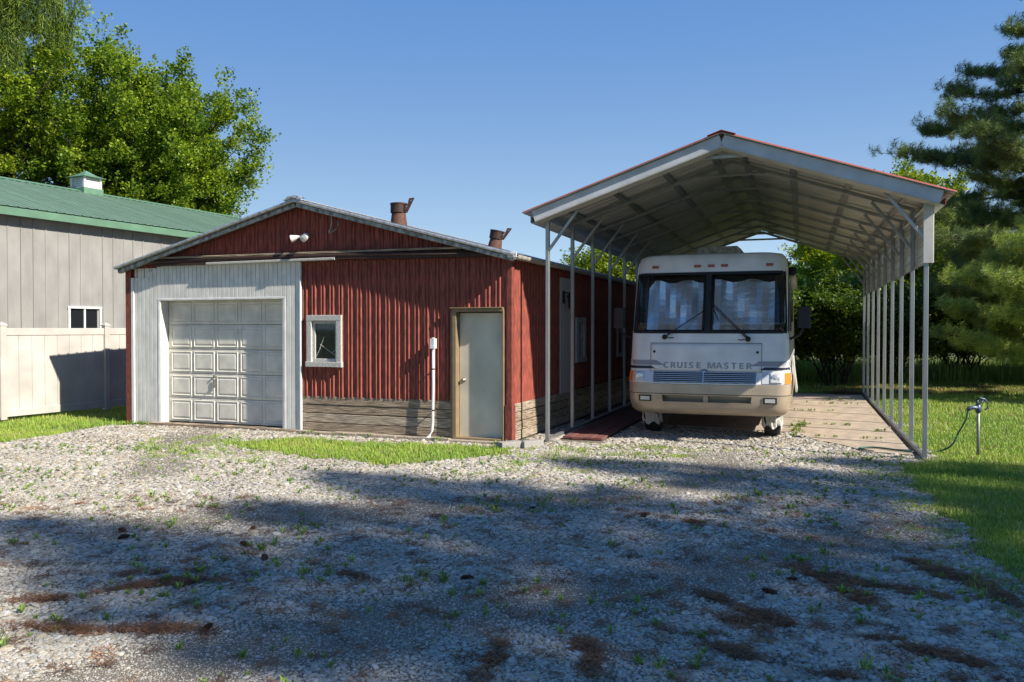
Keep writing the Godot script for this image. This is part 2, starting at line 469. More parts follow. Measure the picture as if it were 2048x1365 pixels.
func barn():
	var t := thing("barn", "low red corrugated metal barn with white garage door and weathered plank skirt", "barn", P(BARN_AT.x, 0, BARN_AT.y), -deg_to_rad(BARN_TURN))
	# front: sheets right of the garage, above the entry door, beside it, and the gable
	var x := -3.94
	while x < -1.03:
		var b := minf(x + 0.735, -1.0)
		var o := outline(x, b, 0.184, RIB, -3.93)
		part(t, "wall_sheet", ribbed(o[0], o[1], func(q): return 0.638 + 0.004 * (q + 3.9), flat_line(3.09), Rect2(-3.75, 1.24, 0.58, 0.77)), M.red)
		x = b
	var o2 := outline(-1.0, -0.115, 0.184, RIB, -3.93)
	part(t, "wall_sheet", ribbed(o2[0], o2[1], flat_line(2.18), flat_line(3.06)), M.red)
	o2 = outline(-0.115, 0.0, 0.184, RIB, -3.93)
	part(t, "wall_sheet", ribbed(o2[0], o2[1], flat_line(0.62), flat_line(3.03)), M.red)
	o2 = outline(-7.88, -6.8, 0.184, RIB, -3.93)
	part(t, "wall_sheet", ribbed(o2[0], o2[1], flat_line(2.72), flat_line(3.0)), M.red)
	x = -7.6
	while x < -0.3:
		var b := minf(x + 0.92, -0.28)
		var o := outline(x, b, 0.184, RIB, -3.87)
		part(t, "gable_sheet", ribbed(o[0], o[1], flat_line(3.0), func(q): return maxf(3.0, rake(q))), M.red)
		x = b
	# lining behind the thin front and gable
	var back := S.new()
	back.bb(Vector3(-7.86, 3.0, -0.10), Vector3(-0.02, 3.02, -0.02))
	part(t, "lining_board", back, M.old_wood)
	# left corner
	var s := S.new()
	s.bar(Vector3(-7.90, 1.5, 0.0), Vector3(0.14, 2.98, 0.13), 0.008)
	part(t, "corner_trim", s, M.red_trim)
	s = S.new()
	s.bar(Vector3(0.0, 1.83, -0.02), Vector3(0.10, 2.42, 0.11), 0.008)
	part(t, "corner_trim", s, M.red_trim)
	s = S.new()
	s.bar(Vector3(0.0, 0.31, -0.01), Vector3(0.135, 0.62, 0.14), 0.012)
	part(t, "corner_post", s, M.red_trim)
	# right wall
	var R := Transform3D(Basis(Vector3.UP, PI / 2), Vector3(0.01, 0, 0))   # local x runs to the back (-z), local z faces out (+x)
	var d := 0.08
	while d < 9.4:
		var b := minf(d + 0.9, 9.45)
		var o := outline(d, b, 0.15, FINE, 0.08)
		var m := part(t, "wall_sheet", ribbed(o[0], o[1], func(q): return 0.62 + 0.006 * q, flat_line(3.0), Rect2(3.62, 1.22, 0.6, 0.8)), M.red)
		m.transform = R
		d = b
	for k in 4:
		var cuts := [0.07, 3.1 + 0.5 * (k % 2), 6.4 - 0.6 * (k % 2), 9.4]
		for c in 3: plank_row(t, cuts[c], cuts[c + 1] - 0.006, 0.02 + k * 0.152, 0.15, 0.015, M.old_wood if (k + c) % 3 else M.pale_wood, R)
	s = S.new()
	for k in 4: s.bar(R * Vector3(2.62 + k * 0.185, 1.71, 0.022), Vector3(0.02, 2.2, 0.18), 0.004)
	part(t, "white_panel", s, M.peeling)
	window_unit(t, 3.57, 4.25, 1.16, 2.07, R, true, false)
	window_unit(t, 7.0, 7.68, 1.16, 2.07, R, true, false)
	window_unit(t, -3.81, -3.10, 1.17, 2.08, Transform3D(Basis(), Vector3(0, 0, 0.03)), false, true)
	# left and back walls, dark inside
	s = S.new()
	s.bb(Vector3(-7.9, 0.0, -9.45), Vector3(-7.82, 3.0, -0.08))
	part(t, "side_wall", s, M.red)
	var poly := PackedVector2Array([Vector2(-7.82, 0), Vector2(-0.01, 0), Vector2(-0.01, 2.98), Vector2(-3.94, 3.98), Vector2(-7.82, 2.98)])
	s = S.new()
	s.prism(poly, -9.45, -9.39)
	part(t, "back_wall", s, M.red)
	s = S.new()
	s.bb(Vector3(-7.8, 0.0, -9.3), Vector3(-0.06, 0.03, -0.3))
	part(t, "floor", s, M.concrete)
	s = S.new()
	var zz := []
	for k in 9:
		var xa := -3.9 + k * 0.1
		s.quad(Vector3(xa, 1.0, -0.45 - 0.05 * (k % 2)), Vector3(xa + 0.1, 1.0, -0.45 - 0.05 * ((k + 1) % 2)), Vector3(xa + 0.1, 2.2, -0.45 - 0.05 * ((k + 1) % 2)), Vector3(xa, 2.2, -0.45 - 0.05 * (k % 2)))
	part(t, "curtain", s, M.curtain)
	# skirt planks left of the entry door, right of it
	var hs := [0.145, 0.16, 0.15, 0.15]
	var y := 0.055
	for k in 4:
		plank_row(t, -3.95, -1.03, y, hs[k], 0.012, M.pale_wood if k == 1 else M.old_wood)
		y += hs[k]
	for k in 5: plank_row(t, -0.115, -0.06, 0.03 + k * 0.12, 0.115, 0.0, M.old_wood)
	# footing and door step
	s = S.new()
	var fx := -3.98
	while fx < -1.0:
		var nx := minf(fx + 0.25, -1.0)
		s.bb(Vector3(fx, -0.1, -0.2), Vector3(nx, 0.052 + rnd(-0.008, 0.008), 0.20 + rnd(-0.02, 0.03)))
		fx = nx - 0.0
	part(t, "footing", s, M.footing)
	s = S.new()
	s.bar(Vector3(-0.56, -0.01, 0.03), Vector3(0.98, 0.10, 0.28), 0.012)
	part(t, "door_step", s, M.footing)
	# white siding boards round the garage door
	x = -7.78
	var gx0 := -7.14
	var gx1 := -4.31
	while x < -3.96:
		var w := 0.0955
		var top := 3.04
		if x < -6.85: top = 2.82 + 0.24 * sqrt(maxf(0, 1.0 - pow((x + 6.85) / 0.62, 2))) if x > -7.47 else 2.82
		var lo := 0.03
		if x + w * 0.5 > gx0 and x + w * 0.5 < gx1: lo = 2.40
		s = S.new()
		s.bar(Vector3(x + w / 2, (lo + top) / 2, 0.035), Vector3(w - 0.006, top - lo, 0.022), 0.005)
		part(t, "siding_board", s, M.white_board)
		x += w
	s = S.new()
	s.bb(Vector3(-7.78, 2.40, 0.0), Vector3(-3.96, 3.0, 0.026))
	s.bb(Vector3(-7.78, 0.03, 0.0), Vector3(gx0, 2.40, 0.026))
	s.bb(Vector3(gx1, 0.03, 0.0), Vector3(-3.96, 2.40, 0.026))
	part(t, "siding_back", s, M.white_board)
	s = S.new()
	s.bar(Vector3(-3.945, 1.52, 0.045), Vector3(0.03, 3.0, 0.05), 0.006)
	part(t, "edge_strip", s, M.white_paint)
	s = S.new()
	s.bar(Vector3(-7.79, 1.42, 0.04), Vector3(0.07, 2.8, 0.06), 0.006)
	part(t, "edge_strip", s, M.white_paint)
	s = S.new()
	s.bar(Vector3(gx0 - 0.02, 1.21, -0.10), Vector3(0.05, 2.37, 0.30), 0.006)
	s.bar(Vector3(gx1 + 0.02, 1.21, -0.10), Vector3(0.05, 2.37, 0.30), 0.006)
	s.bar(Vector3((gx0 + gx1) / 2, 2.395, -0.10), Vector3(gx1 - gx0 + 0.09, 0.04, 0.302), 0.006)
	part(t, "door_jamb", s, M.white_paint)
	# garage door: five sections of five raised panels
	var gd := holder(t, "garage_door")
	var gh := 2.32 / 5.0
	var gz := -0.19
	for r in 5:
		s = S.new()
		s.bar(Vector3((gx0 + gx1) / 2, 0.06 + gh * (r + 0.5), gz), Vector3(gx1 - gx0 - 0.04, gh - 0.008, 0.04), 0.006)
		part(gd, "section", s, M.garage)
		for c in 5:
			var cw := (gx1 - gx0 - 0.12) / 5.0
			var cx := gx0 + 0.06 + cw * (c + 0.5)
			var cy := 0.06 + gh * (r + 0.5)
			var hw := cw / 2 - 0.045
			var hh := gh / 2 - 0.055
			s = S.new()
			# a moulded frame with a raised field inside
			var z0 := gz + 0.0205
			var rings := [[hw + 0.016, hh + 0.016, z0], [hw + 0.008, hh + 0.008, z0 + 0.013], [hw, hh, z0 + 0.013], [hw - 0.012, hh - 0.012, z0 + 0.002], [hw - 0.03, hh - 0.03, z0 + 0.004], [hw - 0.05, hh - 0.05, z0 + 0.012]]
			for q in rings.size() - 1:
				var A = rings[q]
				var Bq = rings[q + 1]
				var pa := [Vector3(cx - A[0], cy - A[1], A[2]), Vector3(cx + A[0], cy - A[1], A[2]), Vector3(cx + A[0], cy + A[1], A[2]), Vector3(cx - A[0], cy + A[1], A[2])]
				var pb := [Vector3(cx - Bq[0], cy - Bq[1], Bq[2]), Vector3(cx + Bq[0], cy - Bq[1], Bq[2]), Vector3(cx + Bq[0], cy + Bq[1], Bq[2]), Vector3(cx - Bq[0], cy + Bq[1], Bq[2])]
				for e in 4: s.quad(pa[e], pa[(e + 1) % 4], pb[(e + 1) % 4], pb[e])
			var L = rings[5]
			s.quad(Vector3(cx - L[0], cy - L[1], L[2]), Vector3(cx + L[0], cy - L[1], L[2]), Vector3(cx + L[0], cy + L[1], L[2]), Vector3(cx - L[0], cy + L[1], L[2]))
			part(gd, "raised_panel", s, M.garage)
	s = S.new()
	s.bar(Vector3(-6.01, 0.81, gz + 0.055), Vector3(0.03, 0.16, 0.02), 0.004)
	s.cyl(Vector3(-6.01, 0.95, gz + 0.02), Vector3(-6.01, 0.95, gz + 0.07), 0.025, 0.02, 10)
	s.cyl(Vector3(-6.01, 0.78, gz + 0.02), Vector3(-6.01, 0.78, gz + 0.1), 0.012, 0.012, 8)
	part(gd, "handle", s, M.nickel)
	s = S.new()
	s.bar(Vector3((gx0 + gx1) / 2, 0.03, 0.02), Vector3(gx1 - gx0 + 0.6, 0.06, 0.16), 0.01)
	part(t, "threshold", s, M.old_wood)
	# entry door
	var ed := holder(t, "entry_door")
	s = S.new()
	s.bar(Vector3(-0.52, 1.085, -0.10), Vector3(0.80, 2.03, 0.045), 0.004)
	part(ed, "door_slab", s, M.door_white)
	s = S.new(false)
	s.lathe(Vector3(-0.845, 1.0, -0.075), [[0.0, 0.062], [0.018, 0.060], [0.030, 0.050], [0.033, 0.038], [0.026, 0.026], [0.014, 0.018], [0.014, 0.010], [0.036, 0.008], [0.038, 0.0]], 14, Basis(Vector3.RIGHT, PI / 2))
	part(ed, "door_knob", s, M.nickel)
	s = S.new()
	s.bar(Vector3(-0.975, 1.09, -0.03), Vector3(0.10, 2.09, 0.18), 0.006)
	s.bar(Vector3(-0.95, 1.09, 0.062), Vector3(0.07, 2.09, 0.03), 0.006)
	s.bar(Vector3(-0.10, 1.09, -0.03), Vector3(0.03, 2.09, 0.18), 0.006)
	s.bar(Vector3(-0.54, 2.145, -0.02), Vector3(0.90, 0.055, 0.2), 0.006)
	s.bar(Vector3(-0.55, 0.055, -0.02), Vector3(0.84, 0.035, 0.2), 0.006)
	part(t, "door_frame", s, M.door_brown)
	s = S.new()
	s.bar(Vector3(-0.555, 2.18, 0.05), Vector3(0.92, 0.018, 0.12), 0.004)
	part(t, "drip_cap", s, M.door_brown)
	# sliding-door track across the gable foot
	s = S.new()
	s.smooth()
	s.tube([Vector3(-7.35, 3.10, 0.11), Vector3(-5.0, 3.115, 0.115), Vector3(-2.5, 3.095, 0.115), Vector3(-0.35, 3.06, 0.11)], [0.042], 10)
	part(t, "door_track", s, M.rust_dark)
	s = S.new()
	s.bar(Vector3(-3.95, 3.165, 0.075), Vector3(6.3, 0.035, 0.13), 0.005, Basis(Vector3.BACK, -0.003))
	part(t, "track_board", s, M.old_wood)
	s = S.new()
	s.bar(Vector3(-4.55, 3.045, 0.10), Vector3(2.75, 0.04, 0.13), 0.005, Basis(Vector3.BACK, 0.004))
	part(t, "track_flashing", s, M.peeling)
	s = S.new()
	s.bar(Vector3(-6.55, 3.045, 0.085), Vector3(1.25, 0.035, 0.12), 0.005, Basis(Vector3.BACK, 0.002))
	part(t, "track_flashing", s, M.rust_dark)
	s = S.new()
	s.bar(Vector3(-1.75, 3.035, 0.085), Vector3(2.85, 0.035, 0.12), 0.005, Basis(Vector3.BACK, -0.012))
	part(t, "track_flashing", s, M.rust_dark)
	# roof: ribbed tin sheets, rake trim, ridge cap
	var slope := atan(0.262)
	for side in [-1, 1]:
		var run := 4.12
		var z := 0.26
		while z > -9.6:
			var z1 := maxf(z - 0.86, -9.7)
			s = S.new()
			var o := outline(0.0, z - z1, 0.21, [[0.0, 0.02], [0.03, 0.0], [0.18, 0.0], [0.2, 0.02]])
			for k in o[0].size() - 1:
				var za: float = z - o[0][k]
				var zb: float = z - o[0][k + 1]
				var up := Vector3(side * sin(slope), cos(slope), 0)
				var e := Vector3(side * run, -run * 0.262, 0)
				var c := Vector3(-3.94, 4.09, 0)
				var a0: Vector3 = c + Vector3(0, 0, za) + up * o[1][k]
				var b0: Vector3 = c + Vector3(0, 0, zb) + up * o[1][k + 1]
				if side > 0: s.quad(b0, a0, a0 + e, b0 + e)
				else: s.quad(a0, b0, b0 + e, a0 + e)
			part(t, "roof_sheet", s, M.tin)
			z = z1
		# two stepped bands of rake trim
		var bs := Basis(Vector3.BACK, -side * slope)
		s = S.new()
		s.bar(Vector3(-3.94 + side * 2.05, 4.075 - 2.05 * 0.262, 0.20), Vector3(4.24, 0.05, 0.16), 0.014, bs)
		part(t, "rake_trim", s, M.tin_trim)
		s = S.new()
		s.bar(Vector3(-3.94 + side * 2.04, 4.01 - 2.05 * 0.262, 0.155), Vector3(4.2, 0.075, 0.09), 0.01, bs)
		part(t, "rake_board", s, M.tin)
		s = S.new()
		s.bb(Vector3(-3.94 + side * 0.1, 0, 0), Vector3(-3.94 + side * 0.1001, 0.0001, 0.0001))
		var so := S.new()
		var e0 := Vector3(-3.94, 4.065, 0)
		var e1 := Vector3(-3.94 + side * 4.08, 4.065 - 4.08 * 0.262, 0)
		if side > 0: so.quad(e0 + Vector3(0, 0, 0.12), e0 + Vector3(0, 0, -9.6), e1 + Vector3(0, 0, -9.6), e1 + Vector3(0, 0, 0.12))
		else: so.quad(e0 + Vector3(0, 0, -9.6), e0 + Vector3(0, 0, 0.12), e1 + Vector3(0, 0, 0.12), e1 + Vector3(0, 0, -9.6))
		part(t, "roof_deck", so, M.old_wood)
	s = S.new()
	for q in [[-1, 0.17], [1, 0.17]]:
		s.bar(Vector3(-3.94 + q[0] * 0.085, 4.10, -4.65), Vector3(0.19, 0.014, 9.9), 0.003, Basis(Vector3.BACK, -q[0] * slope))
	part(t, "ridge_cap", s, M.tin_trim)
	# crumpled flashing over the peak
	s = S.new()
	var last := []
	for k in 7:
		var row := []
		for q in 5:
			var px := -4.10 + k * 0.055
			row.append(Vector3(px, 4.165 - absf(px + 3.94) * 0.30 - (0.10 if q == 4 else 0.0) + rnd(-0.012, 0.016), 0.12 + q * 0.05 - (0.04 if q == 4 else 0.0) + rnd(-0.01, 0.01)))
		if k:
			for q in 4: s.quad(last[q + 1], row[q + 1], row[q], last[q])
		last = row
	part(t, "peak_flashing", s, M.tin_trim)
	# eave gutter on the right side
	s = S.new()
	s.smooth()
	var last2 := []
	for k in 2:
		var row := []
		for q in 9:
			var a := PI + PI * q / 8.0
			row.append(Vector3(0.16 + cos(a) * 0.07, 3.0 + sin(a) * 0.07, 0.22 - k * 9.7))
		if k:
			for q in 8: s.quad(last2[q], last2[q + 1], row[q + 1], row[q])
		last2 = row
	part(t, "gutter", s, M.gutter)
	s = S.new()
	s.bar(Vector3(0.12, 3.005, 0.22), Vector3(0.15, 0.09, 0.02), 0.004)
	part(t, "gutter_end", s, M.white_paint)
	roof_vent(t, Vector3(-2.86, 3.83, -1.55), 0.82, 0.0)
	roof_vent(t, Vector3(-0.90, 3.30, -1.55), 0.68, -0.18)
	return t

func barn_fittings():
	var base := P(BARN_AT.x, 0, BARN_AT.y)
	var turn := -deg_to_rad(BARN_TURN)
	# conduit
	var c := thing("conduit", "white conduit pipe with small box standing against the red corrugated wall", "pipe", base, turn)
	var s := S.new(false)
	s.tube([Vector3(-1.315, 1.55, 0.10), Vector3(-1.318, 0.9, 0.10), Vector3(-1.325, 0.30, 0.105), Vector3(-1.335, 0.16, 0.115), Vector3(-1.365, 0.07, 0.14), Vector3(-1.43, 0.015, 0.19), Vector3(-1.47, 0.0, 0.22)], [0.024], 12)
	part(c, "pipe", s, M.white_paint)
	s = S.new()
	s.bar(Vector3(-1.315, 1.60, 0.10), Vector3(0.085, 0.165, 0.10), 0.006)
	s.bar(Vector3(-1.315, 1.688, 0.10), Vector3(0.03, 0.02, 0.03), 0.004)
	part(c, "box", s, M.white_paint)
	for y in [1.18, 0.50]:
		s = S.new(false)
		s.cyl(Vector3(-1.318, y - 0.012, 0.10), Vector3(-1.318, y + 0.012, 0.10), 0.029, 0.029, 12)
		s.cyl(Vector3(-1.318, y, 0.08), Vector3(-1.318, y, 0.0), 0.01, 0.01, 6)
		part(c, "strap", s, M.rust)
	# floodlight
	var f := thing("floodlight", "twin bullet floodlight screwed to the red gable", "light", base + Basis(Vector3.UP, turn) * Vector3(-3.82, 3.47, 0.03), turn)
	s = S.new(false)
	s.cyl(Vector3(0, 0, 0), Vector3(0, 0, 0.06), 0.055, 0.05, 12)
	s.tube([Vector3(0, 0.0, 0.05), Vector3(-0.08, 0.0, 0.10), Vector3(-0.10, -0.02, 0.13)], [0.014], 6)
	s.tube([Vector3(0, 0.0, 0.05), Vector3(0.06, -0.01, 0.10), Vector3(0.08, -0.03, 0.12)], [0.014], 6)
	part(f, "mount", s, M.white_paint)
	for q in [[Vector3(-0.10, -0.02, 0.12), Vector3(-0.85, -0.28, 0.35)], [Vector3(0.09, -0.035, 0.13), Vector3(0.1, -0.25, 1.0)]]:
		var bs := Basis(Quaternion(Vector3.UP, q[1].normalized()))
		s = S.new(false)
		s.lathe(q[0], [[0.02, -0.05], [0.028, 0.0], [0.038, 0.03], [0.066, 0.11], [0.066, 0.125]], 14, bs)
		var hd := part(f, "lamp_head", s, M.white_paint)
		s = S.new(false)
		s.lathe(q[0], [[0.064, 0.118], [0.04, 0.128], [0.0, 0.132]], 14, bs)
		part(hd, "lamp_lens", s, M.lens)
	# loose wire
	s = S.new(false)
	var pts := []
	for k in 15:
		var a := k / 14.0
		pts.append(Vector3(-3.28 + 0.10 * sin(a * 9.0) * a, 3.86 - 0.36 * sin(a * PI * 0.9), 0.06 + 0.06 * sin(a * 5.0)))
	s.tube(pts, [0.011], 5)
	var w := part(self, "hanging_wire", s, M.gutter)
	w.position = base
	w.rotation.y = turn
	tag(w, "loose pale wire dangling from the metal rake trim", "wire")
	# wall lantern on the side
	var l := thing("wall_lantern", "dark wall lantern on the white strip of the barn's side", "light", base + Basis(Vector3.UP, turn) * Vector3(0.05, 2.44, -2.68), turn)
	s = S.new()
	s.bar(Vector3(0.01, 0.0, 0), Vector3(0.02, 0.24, 0.10), 0.004)
	s.bar(Vector3(0.08, 0.08, 0), Vector3(0.14, 0.02, 0.02), 0.004)
	part(l, "bracket", s, M.black)
	s = S.new()
	s.lathe(Vector3(0.15, -0.05, 0), [[0.0, 0.15], [0.03, 0.13], [0.085, 0.07], [0.085, 0.055], [0.07, 0.05], [0.05, -0.15], [0.03, -0.17], [0.0, -0.18]], 6)
	part(l, "lantern_cage", s, M.black)
	# loose blocks at the corner
	var k2 := 0
	for q in [[Vector3(0.18, 0.05, 0.42), 0.9, 0.42, "pale concrete block lying flat beside the red corner post, end toward the gravel"], [Vector3(0.42, 0.05, 0.20), 1.0, 0.38, "pale concrete block lying between the red corner post and the first carport post"]]:
		s = S.new()
		s.bar(Vector3.ZERO, Vector3(q[2], 0.10, 0.19), 0.008)
		var b := part(self, "concrete_block", s, M.block)
		b.position = base + Basis(Vector3.UP, turn) * q[0]
		b.rotation.y = turn + q[1]
		tag(b, q[3], "block", "loose blocks at the barn corner")
# ---------- green-roofed building, fence ----------
func green_building():
	var t := thing("pole_building", "tan ribbed metal building with green metal roof and cupola behind the pale fence", "building", P(-12.4, 0, 20.0), -deg_to_rad(24.9))
	# local x = out of the visible long wall, -z = along it to the back
	var R := Transform3D(Basis(Vector3.UP, PI / 2), Vector3.ZERO)
	var pat := [[0.0, 0.0], [0.012, 0.022], [0.034, 0.022], [0.046, 0.0], [0.16, 0.0], [0.168, 0.004], [0.176, 0.0]]
	var d := -7.5
	while d < 18.0:
		var o := outline(d, d + 1.0, 0.333, pat, -7.5)
		var w := part(t, "wall_panel", ribbed(o[0], o[1], flat_line(0.0), flat_line(4.75), Rect2(1.80, 1.35, 0.94, 1.02)), M.tan_wall)
		w.transform = R
		d += 1.0
	var s := S.new()
	s.bb(Vector3(-10.4, 0, -18.0), Vector3(-10.32, 4.7, 7.5))
	s.bb(Vector3(-10.4, 0, -18.0), Vector3(-0.02, 4.7, -17.92))
	s.bb(Vector3(-10.4, 0, 7.42), Vector3(-0.02, 4.7, 7.5))
	part(t, "far_walls", s, M.tan_wall)
	for e in [-18.0, 7.44]:
		s = S.new()
		s.prism(PackedVector2Array([Vector2(-10.4, 4.7), Vector2(0, 4.7), Vector2(-5.2, 6.25)]), e, e + 0.06)
		part(t, "gable_wall", s, M.tan_wall)
	# window
	var w := holder(t, "window")
	s = S.new()
	for q in [[1.77, 1.32, 1.83, 2.42], [2.71, 1.32, 2.77, 2.42]]: s.bar(R * Vector3((q[0] + q[2]) / 2, 1.87, 0.02), Vector3(0.08, 1.10, 0.06), 0.006)
	s.bar(R * Vector3(2.27, 2.40, 0.02), Vector3(0.075, 0.06, 1.02), 0.006)
	s.bar(R * Vector3(2.27, 1.34, 0.02), Vector3(0.075, 0.06, 1.02), 0.006)
	s.bar(R * Vector3(2.27, 1.87, 0.01), Vector3(0.05, 1.02, 0.05), 0.005)
	part(w, "frame", s, M.white_paint)
	for q in [2.045, 2.495]:
		s = S.new()
		s.box(R * Vector3(q, 1.87, -0.005), Vector3(0.006, 1.02, 0.43))
		part(w, "pane", s, M.dark_pane)
	# roof sheets in three-foot widths, ribs running up the slope
	var sl := atan(0.3)
	for side in [1, -1]:
		var z := 7.8
		while z > -18.2:
			s = S.new()
			var o := outline(0.0, 1.0, 0.25, [[0.0, 0.0], [0.012, 0.022], [0.03, 0.022], [0.042, 0.0]])
			for k in o[0].size() - 1:
				var up := Vector3(side * sin(sl), cos(sl), 0)
				var c := Vector3(-5.2, 6.46, 0)
				var e := Vector3(side * 5.55, -5.55 * 0.3, 0)
				var a: Vector3 = c + Vector3(0, 0, z - o[0][k]) + up * o[1][k]
				var b: Vector3 = c + Vector3(0, 0, z - o[0][k + 1]) + up * o[1][k + 1]
				if side > 0: s.quad(b, a, a + e, b + e)
				else: s.quad(a, b, b + e, a + e)
			part(t, "roof_sheet", s, M.green_roof)
			z -= 1.0
	s = S.new()
	s.bar(Vector3(0.30, 4.68, -5.2), Vector3(0.04, 0.20, 26.0), 0.006)
	part(t, "fascia", s, M.green_trim)
	s = S.new()
	s.bb(Vector3(-0.0, 4.60, -18.2), Vector3(0.28, 4.625, 7.8))
	part(t, "soffit", s, M.tan_wall)
	s = S.new()
	for q in [-1, 1]: s.bar(Vector3(-5.2 + q * 0.11, 6.455, -5.2), Vector3(0.26, 0.02, 26.0), 0.004, Basis(Vector3.BACK, -q * sl))
	part(t, "ridge_cap", s, M.green_trim)
	# cupola
	var c := holder(t, "cupola")
	c.position = Vector3(-5.2, 6.36 * 0.24, -6.4)
	c.scale = Vector3.ONE * 0.76
	s = S.new()
	s.bar(Vector3(0, 6.45, 0), Vector3(0.98, 0.36, 0.98), 0.01)
	part(c, "base", s, M.green_trim)
	s = S.new()
	for q in [[-1, -1], [1, -1], [1, 1], [-1, 1]]: s.bar(Vector3(q[0] * 0.40, 6.87, q[1] * 0.40), Vector3(0.10, 0.50, 0.10), 0.006)
	s.bb(Vector3(-0.37, 6.62, -0.37), Vector3(0.37, 7.10, 0.37))
	part(c, "frame", s, M.white_paint)
	for q in 5:
		for f in 4:
			s = S.new()
			s.bar(Vector3(0, 6.67 + q * 0.093, 0.395), Vector3(0.70, 0.085, 0.012), 0.003, Basis(Vector3.RIGHT, -0.35))
			var sl2 := part(c, "louvre_slat", s, M.white_board)
			sl2.rotation.y = f * PI / 2
	s = S.new()
	var e := 0.60
	var q4 := [Vector3(-e, 7.10, e), Vector3(e, 7.10, e), Vector3(e, 7.10, -e), Vector3(-e, 7.10, -e)]
	for k in 4:
		var up0: Vector3 = q4[k] * Vector3(0.5, 1, 0.5) + Vector3(0, 0.13, 0)
		var up1: Vector3 = q4[(k + 1) % 4] * Vector3(0.5, 1, 0.5) + Vector3(0, 0.13, 0)
		s.quad(q4[k], q4[(k + 1) % 4], up1, up0)
		s.tri(up0, up1, Vector3(0, 7.45, 0))
	s.quad(q4[3], q4[2], q4[1], q4[0])
	part(c, "cupola_roof", s, M.green_trim)

func fence():
	# runs from the left out of frame to behind the barn
	var a := Vector2(-10.03, 16.2)
	var dir := Vector2(sin(deg_to_rad(25.7)), cos(deg_to_rad(25.7)))
	var t := thing("vinyl_fence", "cream vinyl privacy fence of tall boards between the two buildings", "fence", P(a.x, 0.05, a.y), -deg_to_rad(25.7))
	# local -z runs along the fence away from the camera, +x faces the drive
	for d in [-2.42, 0.0, 2.33, 4.75]:
		var s := S.new()
		s.bar(Vector3(0, 0.93, -d), Vector3(0.127, 1.86, 0.127), 0.008)
		var p := part(t, "post", s, M.vinyl)
		s = S.new()
		s.bar(Vector3(0, 1.865, -d), Vector3(0.15, 0.03, 0.15), 0.006)
		s.lathe(Vector3(0, 1.88, -d), [[0.1, 0.0], [0.0, 0.05]], 4, Basis(Vector3.UP, PI / 4))
		part(p, "cap", s, M.vinyl)
	for seg in [[-2.42, 0.0], [0.0, 2.33], [2.33, 4.75]]:
		var m: float = (seg[0] + seg[1]) / 2
		var L: float = seg[1] - seg[0] - 0.12
		for q in [[1.73, 0.145, "top_rail"], [0.12, 0.15, "bottom_rail"]]:
			var s := S.new()
			s.bar(Vector3(0, q[0], -m), Vector3(0.05, q[1], L), 0.006)
			part(t, q[2], s, M.vinyl)
		var n := 8
		for k in n:
			var s := S.new()
			s.bar(Vector3(rnd(-0.001, 0.001), 0.93, -(m - L / 2 + L * (k + 0.5) / n)), Vector3(0.022, 1.50, L / n - 0.004), 0.004)
			part(t, "board", s, M.vinyl)

